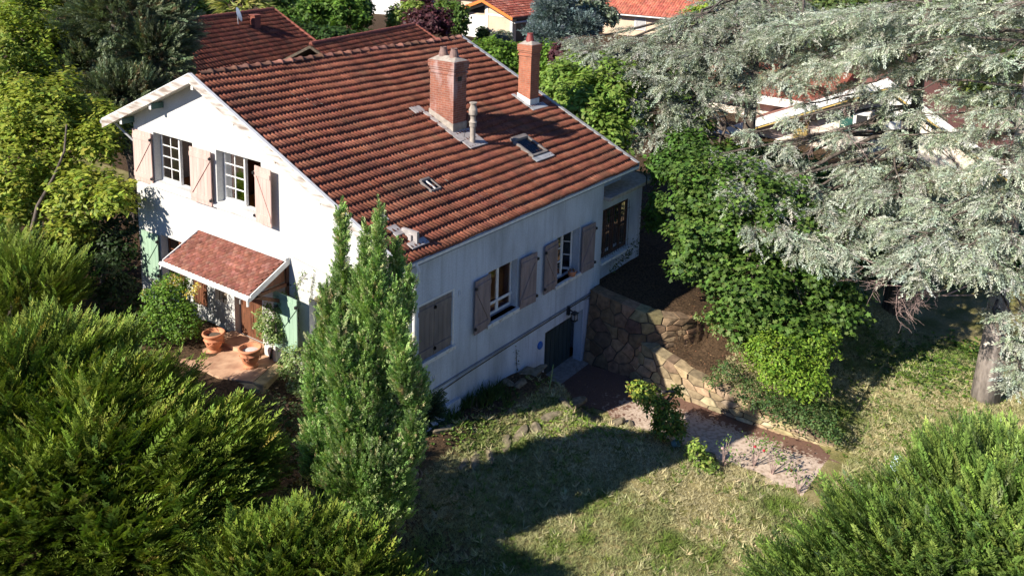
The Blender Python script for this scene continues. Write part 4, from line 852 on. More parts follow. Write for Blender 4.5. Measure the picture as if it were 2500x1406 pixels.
# left deciduous trees
MG_ = [(.32, .38, .05), (.25, .32, .045), (.40, .43, .065), (.15, .22, .03)]
broadleaf('magnolia_tree', 'yellow green magnolia on the left, its lowest branch reaching the gable wall', 'tree',
          [bl(60, 400, 29, 130, 110), bl(215, 470, 27.5, 80, 65), bl(285, 485, 26.6, 50, 42), bl(235, 350, 29, 65, 55), bl(110, 270, 30, 120, 90), bl(30, 500, 28, 100, 55), bl(265, 290, 30, 40, 40), bl(170, 560, 27.5, 60, 40)],
          24000, .19, MG_, [.35, .3, .2, .15], base=(-3.5, 12.5), up=1.0, seed=11, tr=.1, branch=0, noise=.3, rmin=.5)
broadleaf('ash_tree', 'bright yellow green tree in the upper left corner behind the magnolia', 'tree',
          [bl(40, 150, 34, 120, 130), bl(60, 30, 36, 110, 70), bl(150, 180, 35, 60, 70), bl(-20, 270, 33, 90, 90)], 26000, .18, [(.24, .32, .04), (.30, .36, .05), (.15, .22, .03)], None, base=(0, 18), seed=12, tr=.2, noise=.3, rmin=.5)
DC = [(0.132, 0.176, 0.094), (0.176, 0.220, 0.121), (0.088, 0.121, 0.055), (0.231, 0.275, 0.165), (0.165, 0.121, 0.066)]
conifer_mass('cypress_tree', 'dark grey green cypress rising behind the left end of the villa', 'tree',
             [bl(300, 40, 36, 150, 130), bl(380, 130, 35, 90, 90), bl(220, 160, 35, 100, 90), bl(300, 220, 34, 110, 70), bl(150, 60, 37, 80, 90), bl(420, 60, 36, 60, 80), bl(280, 310, 33, 80, 60), bl(200, 300, 33, 60, 60)], 17000, .55, DC, [.33, .25, .2, .14, .08],
             base=(4.2, 18.5), tpl=CYP, lift=.1, seed=13, tr=.3, rollj=1.5, noise=.35, rmin=.55, tint=.25)
broadleaf('laurel_bush', 'dark laurel mass added to fill the black gap between the yew and the villa corner', 'shrub', [bl(285, 610, 27.8, 55, 60), bl(290, 720, 26.6, 50, 60), bl(255, 680, 26.5, 50, 60), bl(220, 600, 30, 90, 60), bl(290, 530, 31, 60, 60), bl(150, 600, 31, 90, 60)], 6000, .16, [(.05, .09, .03), (.035, .06, .02)], None, seed=14, tr=.08)  # dark foliage added where the gap is black with shade
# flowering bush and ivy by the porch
broadleaf('dark_fill_growth', 'dark low growth added to fill the black shade between the terrace stones and the tall conifer', 'shrub', [bl(690, 1030, 20.5, 55, 50), bl(720, 1120, 20, 60, 60), bl(650, 980, 21.5, 30, 22), bl(735, 1000, 21, 30, 40)], 2200, .10, [(.05, .085, .025), (.08, .11, .035), (.12, .08, .045)], None, seed=60, tr=0, noise=.4)  # dark shrub masses added to blacken this shaded patch
t = broadleaf('flowering_shrub', 'rounded bright green shrub with yellow blossom left of the porch', 'shrub', [bl(410, 745, 25.3, 62, 60), bl(385, 800, 25, 50, 50), bl(450, 790, 25, 45, 50), bl(420, 700, 25.4, 45, 30)], 6500, .085, [(.13, .25, .03), (.18, .31, .04), (.09, .17, .025)], None, seed=15, tr=.04)
bb = [bl(425, 688, 25.2, 22, 14), bl(465, 715, 25.1, 18, 12), bl(400, 700, 25.2, 16, 12), bl(350, 715, 25.3, 8, 8), bl(362, 775, 25, 14, 10), bl(480, 700, 25.1, 12, 10)]
P, D = blob_points(bb, 420, .1, -1, 16); inst('blossom', [(OVAL1[0], OVAL1[1], P, frames(rv(420), rv(420), .075), pal(420, [(.75, .62, .16), (.72, .55, .08), (.8, .72, .35)]))], MAT['leaf'], t)
IV = [(.30, .38, .14), (.20, .30, .08), (.42, .47, .24), (.11, .19, .045)]
broadleaf('ivy_plant', 'rounded pale variegated ivy clump beside the front door', 'climbing plant', [bl(655, 785, 24.1, 34, 42), bl(690, 740, 24.1, 14, 30), bl(668, 820, 24, 26, 20)], 2600, .075, IV, [.35, .3, .15, .2], base=(-.3, 4.9), seed=17, tr=.03)
broadleaf('ivy_plant', 'loose variegated ivy spilling down the white wall below the wide green shutter', 'climbing plant', [bl(720, 870, 23.6, 34, 26), bl(745, 910, 23.3, 42, 42), bl(700, 900, 23.7, 22, 26), bl(735, 945, 23.0, 26, 20)], 2600, .075, IV, [.35, .3, .15, .2], base=(-.35, 3.6), seed=18, tr=.03)
def vine(label, pts, dens, size, cols, nm='wall_creeper', spread=.05, face=(0, -1, 0), stem=.008):
    pts = [np.array(p) for p in pts]; t = thing(nm, label, 'climbing plant', tuple(pts[0]))
    f = MB(); f.tube(pts, stem, 4, False); f.build('stem', MAT['bark'], t)
    seg = np.linalg.norm(np.diff(pts, axis=0), axis=1); n = int(seg.sum()*dens); s = RNG.random(n)*seg.sum(); c = np.concatenate([[0], np.cumsum(seg)]); Q = np.stack([np.interp(s, c, [p[k] for p in pts]) for k in range(3)], 1)+RNG.normal(0, spread, (n, 3))*(1-np.abs(np.array(face))*.7)
    inst('foliage', [(OVAL1[0], OVAL1[1], Q, frames(rv(n), np.array(face)+rv(n)*.6, size*RNG.uniform(.7, 1.3, n)), pal(n, cols))], MAT['leaf'], t)
vine('thin yellowish creeper on the white wall right of the porch roof', [(-.03, 4.2, 2.8), (-.03, 4.05, 3.6), (-.03, 4.1, 4.3), (-.03, 3.7, 4.75)], 60, .07, IV, spread=.07, face=(-1, 0, 0))
vine('short creeper trail on the white wall beside the wide green shutter', [(-.03, 3.5, 4.0), (-.03, 3.45, 4.5), (-.03, 3.35, 4.85)], 50, .06, IV, spread=.05, face=(-1, 0, 0))
vine('small dark creeper climbing the shaded wall left of the garage', [(4.55, -.03, 1.05), (4.5, -.03, 1.5), (4.45, -.03, 1.95)], 38, .06, [(.05, .08, .03)], spread=.06)
vine('ivy running up the end of the long wall beside the tall stone wall', [(9.0, -.06, .3), (9.05, -.05, 1.2), (8.95, -.05, 2.1), (8.7, -.04, 2.1)], 45, .06, [(.06, .07, .03), (.09, .06, .03)], spread=.07)
vine('ivy hanging on the outer corner of the annex', [(11.75, .03, 2.4), (11.7, .02, 3.2), (11.9, .02, 3.9), (11.95, .03, 4.9)], 55, .07, [(.04, .06, .025)], spread=.06)
vine('leafy creeper below the annex window', [(9.6, -.1, 2.7), (10.3, -.1, 2.85), (11.1, -.05, 2.95), (11.4, 0, 3.2)], 90, .09, [(.05, .09, .04), (.08, .12, .06)], spread=.09)
# trees beyond the annex
ML = [(0.085, 0.162, 0.030), (0.119, 0.212, 0.038), (0.060, 0.111, 0.024), (0.162, 0.246, 0.060)]
broadleaf('maple_tree', 'dense green maple with lobed leaves standing between the villa and the cedars', 'tree',
          [bl(1740, 470, 29.5, 110, 100), bl(1740, 590, 28.8, 105, 110), bl(1830, 690, 28, 110, 90), bl(1850, 540, 28.8, 120, 130), bl(1920, 780, 27.6, 95, 55), bl(1980, 640, 28.6, 115, 130), bl(1800, 790, 27.6, 55, 35), bl(2040, 740, 28.2, 75, 70)],
          23000, .20, ML, [.35, .3, .2, .15], base=(11.3, -5.8), tpl=[STAR], up=.9, seed=21, tr=.16, noise=.3, rmin=.6)
broadleaf('hazel_tree', 'bright green leafy tree rising behind the slim chimney and far verge', 'tree', [bl(1430, 260, 34, 95, 80), bl(1380, 195, 35, 55, 50), bl(1490, 230, 34, 80, 85), bl(1490, 330, 33, 60, 50), bl(1420, 160, 36, 55, 35), bl(1550, 290, 34, 50, 60)],
          9500, .23, [(.20, .31, .055), (.26, .37, .08), (.14, .23, .04)], None, base=(15, 5.5), seed=22, tr=.16, up=.8, noise=.25)
broadleaf('laurel_bush', 'glossy laurel just beyond the annex roof', 'shrub', [bl(1630, 410, 31.5, 55, 45), bl(1600, 520, 31, 25, 60), bl(1680, 360, 32.5, 55, 45)], 3200, .19, [(.10, .20, .035), (.06, .12, .025)], None, base=(14.2, 1.5), seed=23, tr=.1)
broadleaf('box_shrub', 'bright yellow green shrub above the low stone wall', 'shrub', [bl(1900, 870, 26.2, 62, 55), bl(1985, 845, 26.8, 55, 48), bl(1940, 915, 26, 85, 34), bl(2030, 820, 27, 26, 24), bl(1855, 850, 26.4, 34, 34)], 8000, .105, [(.20, .33, .035), (.27, .40, .05), (.13, .23, .03)], None, base=(9.8, -6.6), seed=24, tr=.06, noise=.3)
broadleaf('ivy_plant', 'leafy creeper over the sunlit top of the tall stone wall', 'climbing plant', [bl(1765, 800, 27.6, 40, 20), bl(1715, 775, 27.8, 22, 9), bl(1800, 845, 27.2, 26, 16)], 900, .10, [(.14, .22, .05), (.22, .28, .10), (.28, .14, .08)], [.5, .35, .15], seed=25, tr=0)
GCV = [(.06, .12, .035), (.09, .16, .04), (.14, .2, .07)]
broadleaf('ground_ivy', 'low dark creeping plants along the top of the low stone wall', 'plant', [bl(1850, 965, 25.6, 60, 20), bl(1930, 1000, 25.2, 60, 28), bl(2000, 1020, 25, 50, 30), bl(2030, 1060, 24.6, 26, 18), bl(1775, 900, 26.4, 32, 22), bl(1740, 930, 26.2, 22, 12)], 3600, .085, GCV, None, seed=26, tr=0, noise=.4)
# roses by the drive
t = broadleaf('rose_bush', 'tall leggy rose bush with yellowing leaves at the near edge of the driveway', 'shrub', [bl(1572, 958, 24.6, 34, 20), bl(1600, 985, 24.6, 32, 24), bl(1630, 1015, 24.7, 32, 34), bl(1652, 955, 24.8, 16, 14), bl(1655, 1045, 24.7, 22, 34), bl(1555, 945, 24.6, 22, 14), bl(1620, 1040, 24.8, 30, 30)], 3000, .115, [(.19, .28, .045), (.38, .43, .07), (.11, .18, .04), (.40, .24, .07)], [.4, .25, .27, .08], base=(5.75, -4.1), seed=27, tr=.02, branch=3, noise=.35)
t = broadleaf('rose_bush', 'small pale green leafy rose bush between lawn and driveway', 'shrub', [bl(1700, 1100, 23.6, 24, 22), bl(1715, 1140, 23.5, 40, 26), bl(1690, 1150, 23.5, 24, 20)], 900, .125, [(.26, .38, .07), (.33, .42, .10), (.18, .28, .06)], None, seed=28, tr=.015, noise=.3)
def twiggy(name, label, px, py, z, blooms, leaves, h=.7):
    p = atz(px, py, z); g0 = float(gh(p[0], p[1])); t = thing(name, label, 'shrub', (p[0], p[1], g0)); f = MB(); tips = []
    for k in range(7):
        a = RNG.uniform(0, 6.28); e = np.array([p[0]+math.cos(a)*RNG.uniform(.1, .4), p[1]+math.sin(a)*RNG.uniform(.1, .4), g0+h*RNG.uniform(.6, 1.2)]); f.tube([(p[0], p[1], g0-.05), (np.array([p[0], p[1], g0])+e)/2+[0, 0, .08], e], [.012, .009, .005], 5, False); tips.append(e)
    f.build('stem', MAT['twig'], t); tips = np.array(tips)
    n = leaves; Q = tips[RNG.integers(0, 7, n)]+RNG.normal(0, .09, (n, 3)); inst('foliage', [(OVAL1[0], OVAL1[1], Q, frames(rv(n), rv(n)+[0, 0, .8], .08*RNG.uniform(.7, 1.3, n)), pal(n, [(.14, .24, .06), (.2, .3, .08)]))], MAT['leaf'], t)
    for i, c in enumerate(blooms): f = MB(); f.lathe(tips[i], [(0, -.02), (.03, 0), (.042, .025), (.028, .045), (0, .05)], 8); f.build('bloom', simple('petals', c, None, 9, .6, 0), t)
twiggy('rose_bush', 'bare stemmed rose with one pale pink bloom', 1765, 1135, .1, [(.75, .45, .42)], 70)
twiggy('rose_bush', 'thin rose with a red bloom standing out over the driveway', 1840, 1130, .1, [(.5, .02, .04), (.5, .02, .04)], 120, .8)
twiggy('rose_bush', 'thin rose with blue green leaves and no bloom, close to the yew', 1885, 1150, .1, [], 130, .75)
twiggy('rose_bush', 'nearly leafless rose at the lawn edge with a tiny red bud', 1950, 1195, .1, [(.45, .03, .03)], 80, .6)
p = atz(1643, 1082, .1); f = MB(); f.lathe((0, 0, 0), [(0, 0), (.09, 0), (.12, .16), (.13, .17), (.11, .17), (.1, .05), (0, .05)], 14); o = f.build('plastic_pot', MAT['teal']); o.location = (p[0], p[1], float(gh(p[0], p[1]))+.06); o.rotation_euler = (.9, .3, 0); tag(o, 'small pale teal plastic pot lying under the tall rose bush', 'pot')
p = atz(2190, 1150, .15); f = MB(); f.lathe((0, 0, 0), [(0, 0), (.16, .02), (.19, .2), (.17, .42), (.1, .55), (.03, .6), (0, .6)], 10); o = f.build('plastic_sack', simple('pale_blue_plastic', (.50, .62, .68), (.42, .54, .6), 9, .5, .4)); o.location = (p[0], p[1], float(gh(p[0], p[1]))); tag(o, 'pale blue plastic sack standing at the edge of the right yew', 'sack')
p = atz(1338, 985, .5); f = MB(); f.tube([(p[0], p[1], float(gh(p[0], p[1]))-.1), (p[0]+.12, p[1]-.05, float(gh(p[0], p[1]))+.8)], .014, 6); o = f.build('garden_stake', simple('green_stake', (.22, .36, .14), None, 5, .5, 0)); tag(o, 'thin green stake stuck in the bank left of the driveway', 'stake')
f = MB(); q = []
for k in range(9): a = math.pi*k/8; q.append((2.05+.14*math.cos(a), -.45, 1.15+.55*math.sin(a)))
f.tube(q, .012, 5, False); o = f.build('wire_hoop', MAT['black']); tag(o, 'thin dark wire hoop in the bed against the long wall', 'hoop')

# ================================================================== CEDARS
def cedar(label, base, height, r0, plates, cols, seed, size=.52, dens=1.0, dead=(), bark='palebark', lean=(0, 0)):
    gz = float(gh(base[0], base[1])); t = thing('cedar_tree', label, 'tree', (base[0], base[1], gz)); rg = np.random.default_rng(seed)
    bx = np.array([base[0], base[1], gz]); top = bx+[lean[0], lean[1], height]
    OO, MM, CCo = [], [], []; f = MB(); k = 8
    f.tube([bx-[0, 0, .2]]+[bx+(top-bx)*i/k for i in range(1, k+1)], [r0*1.25]+[r0*(1-i/(k+.6)) for i in range(1, k+1)], 12); f.build('trunk', MAT[bark], t, smooth=True)
    fb = MB()
    for (px, py, dep, rw) in plates:
        c = atd(px, py, dep); R_ = rw*dep/FPX; hz = np.clip(c[2]+.10*np.hypot(c[0]-bx[0], c[1]-bx[1])+.3, gz+1.2, gz+height*.97); ax = bx+(top-bx)*((hz-gz)/height)
        dr = c-ax; dr[2] = 0; L = np.linalg.norm(dr); dr = dr/(L+1e-6) if L > .2 else norm(rg.normal(size=3)*[1, 1, 0]); tip = c+dr*R_*.9-[0, 0, .12*R_]
        m1 = ax*.5+c*.5+[0, 0, .15*R_]+np.array([-dr[1], dr[0], .3])*rg.normal(0, .10*L+.1); rr = .028+.006*L; q1 = (ax+m1)/2+rg.normal(0, .05*L, 3)*[1, 1, .5]; q2 = (m1+c)/2+rg.normal(0, .04*L, 3)*[1, 1, .5]; fb.tube([ax, q1, m1, q2, c, tip], [rr, rr*.9, rr*.8, rr*.65, rr*.5, .01], 6, False)
        sd = np.array([-dr[1], dr[0], 0]); nb = max(6, int(R_*8))
        for b in range(nb):
            s_ = (b+rg.random())/nb; st = ((ax*.75+m1*.25)*(1-s_/.35)+(m1*.3+c*.7)*s_/.35) if s_ < .35 else c*(1-(s_-.35)/.65)+tip*((s_-.35)/.65)
            sgn = 1 if b % 2 else -1; ln = R_*(1.15-.8*abs(s_-.35))*rg.uniform(.7, 1.15); di = norm(dr*rg.uniform(.35, .9)+sd*sgn*rg.uniform(.6, 1.1)); droop = rg.uniform(.1, .4)
            en = st+di*ln-[0, 0, ln*droop]; md = (st+en)/2+[0, 0, ln*.06]; fb.tube([st, md, en], [.022, .015, .006], 4, False)
            n = int(ln*34*dens)+4; tt = rg.uniform(.12, 1.02, n)[:, None]; Q = np.where(tt < .5, st*(1-tt*2)+md*tt*2, md*(2-tt*2)+en*(tt*2-1))+rg.normal(0, .06, (n, 3))
            side = norm(np.cross(di, [0, 0, 1.]))*rg.choice([-1, 1], (n, 1)); d = norm(di*rg.uniform(.2, 1, (n, 1))+side*rg.uniform(.2, 1.0, (n, 1))+np.array([0, 0, -.15])+rg.normal(0, .22, (n, 3)))
            sz = size*rg.uniform(.5, 1.1, n); OO.append(Q); MM.append(frames(d, np.array([0, 0, 1.])+rg.normal(0, .3, (n, 3)), sz)); CCo.append(pal(n, cols, None, .14))
    fb.build('branches', MAT['bark'], t, smooth=True)
    if dead:
        fd = MB()
        def tw(p, d, L, r, lv):
            e = p+d*L; m_ = (p+e)/2+rg.normal(0, .05, 3)*L; fd.tube([p, m_, e], [r, r*.8, r*.5], 4, False)
            if lv:
                for k in range(4 if lv > 1 else 5): s_ = rg.uniform(.3, 1); tw(p+(e-p)*s_, norm(d+rg.normal(0, .55, 3)*[1, 1, .45]), L*rg.uniform(.35, .62), r*.55, lv-1)
        for (pa, pb, da, db) in dead:
            a, b = atd(*pa, da), atd(*pb, db); tw(a, norm(b-a), np.linalg.norm(b-a)*.75, .028, 3)
        fd.build('dead_branches', MAT['twig'], t)
    O, M, C = np.concatenate(OO), np.concatenate(MM), np.concatenate(CCo); C = C*clump_tint(O, 1.7, .12, seed); inst('crown', grp(CED, O, M, C), MAT['cedar'], t); return t
CE = [(0.506, 0.552, 0.437), (0.425, 0.483, 0.380), (0.598, 0.621, 0.517), (0.310, 0.368, 0.241)]
CE2 = [(0.426, 0.459, 0.370), (0.347, 0.392, 0.302), (0.493, 0.515, 0.426), (0.246, 0.291, 0.190)]
P_A = [(2460, 130, 25.3, 80), (2480, 260, 25.3, 80), (2470, 390, 25.2, 80), (2430, 40, 25.4, 80), (2450, 480, 25.2, 60), (2440, 60, 28, 90), (2380, 240, 27.8, 70), (2300, 170, 28, 90), (2480, 290, 27, 80), (2230, 330, 28, 50), (2500, 180, 27.5, 90), (2420, 330, 27, 60), (2250, 100, 28.5, 90), (2300, 560, 25.5, 110), (2380, 590, 25, 100), (2470, 380, 26.5, 90), (2400, 420, 26.5, 80), (2300, 280, 27.5, 60), (2420, 170, 28, 110), (2330, 90, 28, 120), (2200, 30, 28, 110), (2330, 600, 25.5, 120), (2250, 640, 25, 80), (2440, 640, 24.5, 80), (2470, 560, 25, 90), (2510, 820, 24, 55), (2485, 880, 24.3, 40), (2500, 760, 24, 70), (2480, 440, 26, 90), (2400, 330, 27, 90),
       (2460, 240, 27, 110), (2350, 160, 28, 120), (2480, 100, 28, 120), (2280, 60, 28, 130), (2420, 10, 28, 140), (2200, 120, 28, 110), (2250, 220, 28, 70), (2500, 340, 26, 80), (2220, 560, 27, 60), (2480, 920, 24, 35), (2320, 500, 26, 70), (2480, 650, 25, 80), (2420, 500, 27, 60)]
cedar('big silvery blue cedar at the right edge, pale trunk beside the lawn', (13.6, -11.4), 17.5, .36, P_A, CE, 31, dead=[((2385, 720), (2130, 690), 27, 26.5), ((2380, 690), (2180, 740), 27, 26), ((2390, 650), (2200, 660), 27.5, 27), ((2370, 640), (2120, 660), 27, 26)])
P_B = [(1960, 285, 30, 45), (2080, 320, 30, 45), (1860, 320, 30.5, 40), (2000, 250, 31, 40), (2150, 90, 31, 100), (2050, 60, 31.5, 110), (2210, 260, 30.5, 50), (1950, 350, 30, 50), (1830, 430, 28.8, 70), (1930, 470, 28.6, 90), (1990, 540, 28, 100), (2080, 570, 28, 90), (2060, 160, 31, 100), (2180, 60, 31.5, 110), (1900, 520, 28.5, 120), (1830, 470, 28.5, 60), (2010, 560, 28, 120), (2120, 520, 28, 90), (1960, 590, 28, 70), (1870, 380, 30, 90), (1960, 410, 30, 70), (2200, 450, 28.5, 110), (2120, 400, 29.5, 80), (2260, 420, 29, 70), (2060, 620, 28, 60), (1800, 450, 28.5, 40),
       (2100, 130, 31, 120), (2000, 170, 31, 80), (2140, 200, 30.5, 70), (1980, 60, 32, 120), (2120, 30, 32, 120), (2290, 330, 30, 50), (1790, 370, 30, 40), (2130, 470, 28.5, 60), (2030, 500, 28.5, 70)]
cedar('silvery cedar with dark trunk, its long branches crossing in front of the gabled house', (17.6, -7.6), 17, .33, P_B, CE, 32, bark='bark', dead=[((2170, 300), (1990, 330), 31, 29.5), ((2150, 250), (2010, 250), 31.5, 30), ((2190, 500), (1900, 560), 30, 28), ((2130, 320), (1900, 350), 31, 30), ((2270, 330), (2400, 520), 30.5, 29)])
P_C = [(1800, 215, 33, 55), (1880, 190, 33, 60), (1470, 130, 36, 70), (1530, 160, 35.5, 80), (1600, 90, 35.5, 90), (1700, 120, 34.5, 90), (1630, 260, 34, 70), (1560, 290, 34, 50), (1590, 200, 35, 70), (1760, 160, 34, 80), (1850, 100, 34.5, 90), (1950, 60, 34, 100), (1700, 60, 35.5, 90), (1520, 250, 34.5, 50), (1500, 110, 36, 90), (1580, 140, 35, 100), (1660, 100, 35, 110), (1560, 220, 34.5, 80), (1640, 230, 34.5, 80), (1700, 180, 34, 90), (1600, 320, 33.5, 60), (1550, 340, 33.5, 35), (1680, 290, 34, 60), (1760, 110, 34, 100), (1800, 60, 35, 100), (1840, 160, 34, 90),
       (1900, 100, 34, 90), (1730, 30, 36, 90), (1880, 10, 36, 100), (1500, 190, 35, 60), (1450, 90, 37, 60), (1780, 210, 33.5, 60), (1960, 200, 34, 60), (1740, 250, 34, 40), (1620, 180, 34.5, 80), (1820, 250, 33.5, 45)]
cedar('pale grey cedar farther back, behind the bright green leafy tree and the slim chimney', (24.5, 1.2), 17, .35, P_C, CE2, 33, bark='bark', size=.6, dens=.8)

# ================================================================== NEIGHBOURING HOUSES AND GARDENS
def neighbour_roof(label, pl, pr_, pv, zr, cols, extra_left=0, body=True, down=None):
    """gabled roof given its ridge ends and a point on its right verge"""
    R_ = atz(*pr_, zr); a = math.radians(11.5); e = np.array([math.cos(a), math.sin(a), 0]); p = np.array([math.sin(a), -math.cos(a), 0])
    r = ray(*pl); A_ = np.array([[e[0], -r[0]], [e[1], -r[1]]]); s_, k = np.linalg.lstsq(A_, (CAM-R_)[:2], rcond=None)[0]; L = -s_+extra_left
    r = ray(*pv); A_ = np.array([[p[0], 0, -r[0]], [p[1], 0, -r[1]], [0, -1, -r[2]]]); s2, dz, k = np.linalg.solve(A_, CAM-R_); sl = dz/s2
    D = down or s2*1.5; root = thing('tiled_house', label, 'house', (R_[0], R_[1], 2)); Lft = R_-e*L
    an = math.atan(sl); es = -p*math.cos(an)+np.array([0, 0, math.sin(an)]); en = p*math.sin(an)+np.array([0, 0, math.cos(an)]); Hs = D/math.cos(an)
    low = Lft+p*D-[0, 0, D*sl]; f = MB(); f.hexa([low-[0, 0, .2], low+e*L-[0, 0, .2], R_-[0, 0, .2], Lft-[0, 0, .2], low-en*.06, low+e*L-en*.06, R_-en*.06, Lft-en*.06])
    bk = -p*D*.9-[0, 0, D*.9*sl]; f.hexa([Lft-[0, 0, .2], R_-[0, 0, .2], R_+bk-[0, 0, .2], Lft+bk-[0, 0, .2], Lft-[0, 0, .05], R_-[0, 0, .05], R_+bk-[0, 0, .05], Lft+bk-[0, 0, .05]]); rf = f.build('roof', MAT['mortar'], root)
    w = .21; tpl = tile_template(w, .40, 1, .07, .03); tile_field('roof_tiles', low, e, es, en, L, Hs, w, .36, tpl, MAT['canal'], rf, cols, None, .12)
    f = MB(); n = int(L/.42)
    for i in range(n): q = R_-e*(i*.42)+[0, 0, .03]; f.tube([q, q-e*.40], [.13, .11], 8)
    f.build('ridge_tiles', MAT['redridge'], rf); f = MB(); q = R_-en*.02
    for i in range(int(Hs/.42)): q = R_-es*(i*.42)+en*.04; f.tube([q, q-es*.44], [.09, .11], 8)
    f.build('verge_tiles', MAT['redridge'], rf)
    f = MB(); i0 = Lft+e*1.6+p*(D-.5); i1 = R_+p*(D-.5)-e*.3; i2 = R_-p*(D*.9-.5)-e*.3; i3 = Lft+e*1.6-p*(D*.9-.5); zt = low[2]-.05
    f.hexa([(*i0[:2], 0), (*i1[:2], 0), (*i2[:2], 0), (*i3[:2], 0), (*i0[:2], zt), (*i1[:2], zt), (*i2[:2], zt), (*i3[:2], zt)])
    mr = R_-e*.3; f.poly([(*i1[:2], zt), (*i2[:2], zt), (mr[0], mr[1], R_[2]-.25)]); f.poly([(*i0[:2], zt), (*i3[:2], zt), (Lft[0]+e[0]*1.6, Lft[1]+e[1]*1.6, R_[2]-.25)]); f.build('wall', MAT['mortar'], root)  # dark wall colour stands in for the shadowed gap at the roof end
    return root, R_, e, p, sl
MAT['redridge'] = simple('ridge_clay', (.30, .085, .05), (.2, .06, .04), 6, .8, .2)
NTC = [(.23, .075, .045), (.19, .062, .04), (.27, .09, .055), (.15, .055, .038)]
r1, Rp, e1, p1_, s1 = neighbour_roof('brown tiled roof with a satellite dish, just behind the villa ridge', (455, 44), (668, 24), (805, 130), 8.0, NTC, 3)
neighbour_roof('lower brown tiled roof to the right of the dish roof', (765, 95), (1012, 62), (1060, 95), 7.3, NTC, .3, down=6)
# satellite dish and small vent on that roof
q = atz(541, 42, 7.9); k = q-Rp; dcen = Rp+e1*(k@e1)+p1_*.9+np.array([0, 0, .1])
f = MB(); f.lathe((0, 0, 0), [(0, 0), (.25, .03), (.42, .09), (.42, .105), (.25, .05), (0, .02)], 20); o = f.build('satellite_dish', MAT['slate'], r1); o.rotation_euler = (math.radians(75), 0, math.radians(70)); o.location = Vector(dcen)-Vector(r1.location)
f = MB(); f.tube([dcen+[0, 0, -.1], dcen+[0.05, 0, -.75]], .03, 6); f.build('dish_mast', MAT['zinc'], r1)
f = MB(); vc = dcen+e1*1.1+p1_*.3-[0, 0, .35]; f.box(vc-[.2, .2, .5], vc+[.2, .2, .25]); f.box(vc-[.26, .26, -.25], vc+[.26, .26, .3]); f.build('roof_vent', MAT['redridge'], r1)
# cream house with orange fascia, top centre
def facade_house(): 
    root = thing('cream_house', 'cream house with orange roof edge and white timber frame at the top of the view', 'house', tuple(atz(1250, 104, 2)))
    P0 = atz(1250, 104, 2); u0 = P0[0]; v0 = P0[1]; ppm = FPX/((P0-CAM)@AX_F); v1 = atax(1128, 60, 0, u0)[1]; ze = 2+(104-40)/ppm; vm = (v0+v1)/2; za = atax(1186, 2, 0, u0)[2]
    f = MB(); f.prism([(v0, 0), (v1, 0), (v1, ze), (vm, za), (v0, ze)], [rect(vm+.3, vm+3.3, ze-.1, ze+.9)], T(u0, 0, 0) @ MG, .3); f.build('gable_wall', MAT['cream'], root)
    f = MB(); f.box((u0+.3, v0, 0), (u0+14, v0+.3, ze)); f.box((u0+13.7, v0+.3, 0), (u0+14, v1, ze)); f.build('side_wall', MAT['cream'], root)
    f = MB(); f.box((u0-.06, vm-.15, 0), (u0-.005, vm+.15, za-.1)); f.box((u0-.05, v0, ze-.2), (u0-.004, vm-.15, ze)); f.box((u0-.06, v0-.05, 0), (u0-.004, v0+.25, ze-.2))
    f.hexa([(u0-.08, v0-.2, ze-.35), (u0-.02, v0-.2, ze-.35), (u0-.02, vm, za-.35), (u0-.08, vm, za-.35), (u0-.08, v0-.2, ze-.05), (u0-.02, v0-.2, ze-.05), (u0-.02, vm, za-.05), (u0-.08, vm, za-.05)])
    f.hexa([(u0-.08, v1+.2, ze-.35), (u0-.02, v1+.2, ze-.35), (u0-.02, vm, za-.35), (u0-.08, vm, za-.35), (u0-.08, v1+.2, ze-.05), (u0-.02, v1+.2, ze-.05), (u0-.02, vm, za-.05), (u0-.08, vm, za-.05)])
    f.build('timber_frame', MAT['white'], root)
    f = MB(); f.box((u0-.04, vm+.2, 0), (u0-.003, v1-.1, ze-.3)); f.build('white_door', MAT['white'], root)
    f = MB(); f.box((u0+.2, vm+.3, ze-.1), (u0+.25, vm+3.3, ze+.9)); f.build('gable_window', MAT['black'], root)
    for sgn, vv in ((-1, v0-.6), (1, v1+.6)):
        zz = ze-(za-ze)/(abs(v0-vm))*.6; f = MB(); f.hexa([(u0-.8, vv, zz), (u0+14.4, vv, zz), (u0+14.4, vm, za), (u0-.8, vm, za), (u0-.8, vv, zz+.15), (u0+14.4, vv, zz+.15), (u0+14.4, vm, za+.15), (u0-.8, vm, za+.15)]); rf = f.build('roof', MAT['mortar'], root)
        f = MB(); f.hexa([(u0-.86, vv, zz-.1), (u0-.81, vv, zz-.1), (u0-.81, vm, za-.1), (u0-.86, vm, za-.1), (u0-.86, vv, zz+.2), (u0-.81, vv, zz+.2), (u0-.81, vm, za+.2), (u0-.86, vm, za+.2)]); f.build('fascia', MAT['orange'], rf)
        an = math.atan2(za-zz, abs(vv-vm)); es = np.array([0, -sgn*math.cos(an), math.sin(an)]); en = np.array([0, sgn*math.sin(an), math.cos(an)]); eu = np.array([1., 0, 0]) if sgn < 0 else np.array([-1., 0, 0])
        tile_field('roof_tiles', np.array([u0-.8 if sgn < 0 else u0+14.4, vv, zz+.16]), eu, es, en, 15.2, abs(vv-vm)/math.cos(an), .3, .45, tile_template(.3, .5, 1, .09, .04), MAT['canal2'], rf, [(.42, .13, .09), (.36, .10, .07), (.5, .2, .15)], None, .1)
    f = MB(); f.tube([(u0-.5, v0-.62, ze-.55), (u0+14.4, v0-.62, ze-.55)], .1, 6); f.tube([(u0-.4, v0-.3, ze-.6), (u0-.4, v0-.3, 1)], .1, 6); f.build('gutter', MAT['zinc'], root)
    f = MB(); f.box((u0+.6, v0-.02, 1), (u0+3.0, v0-.005, ze-.3)); f.build('patio_opening', MAT['black'], root)
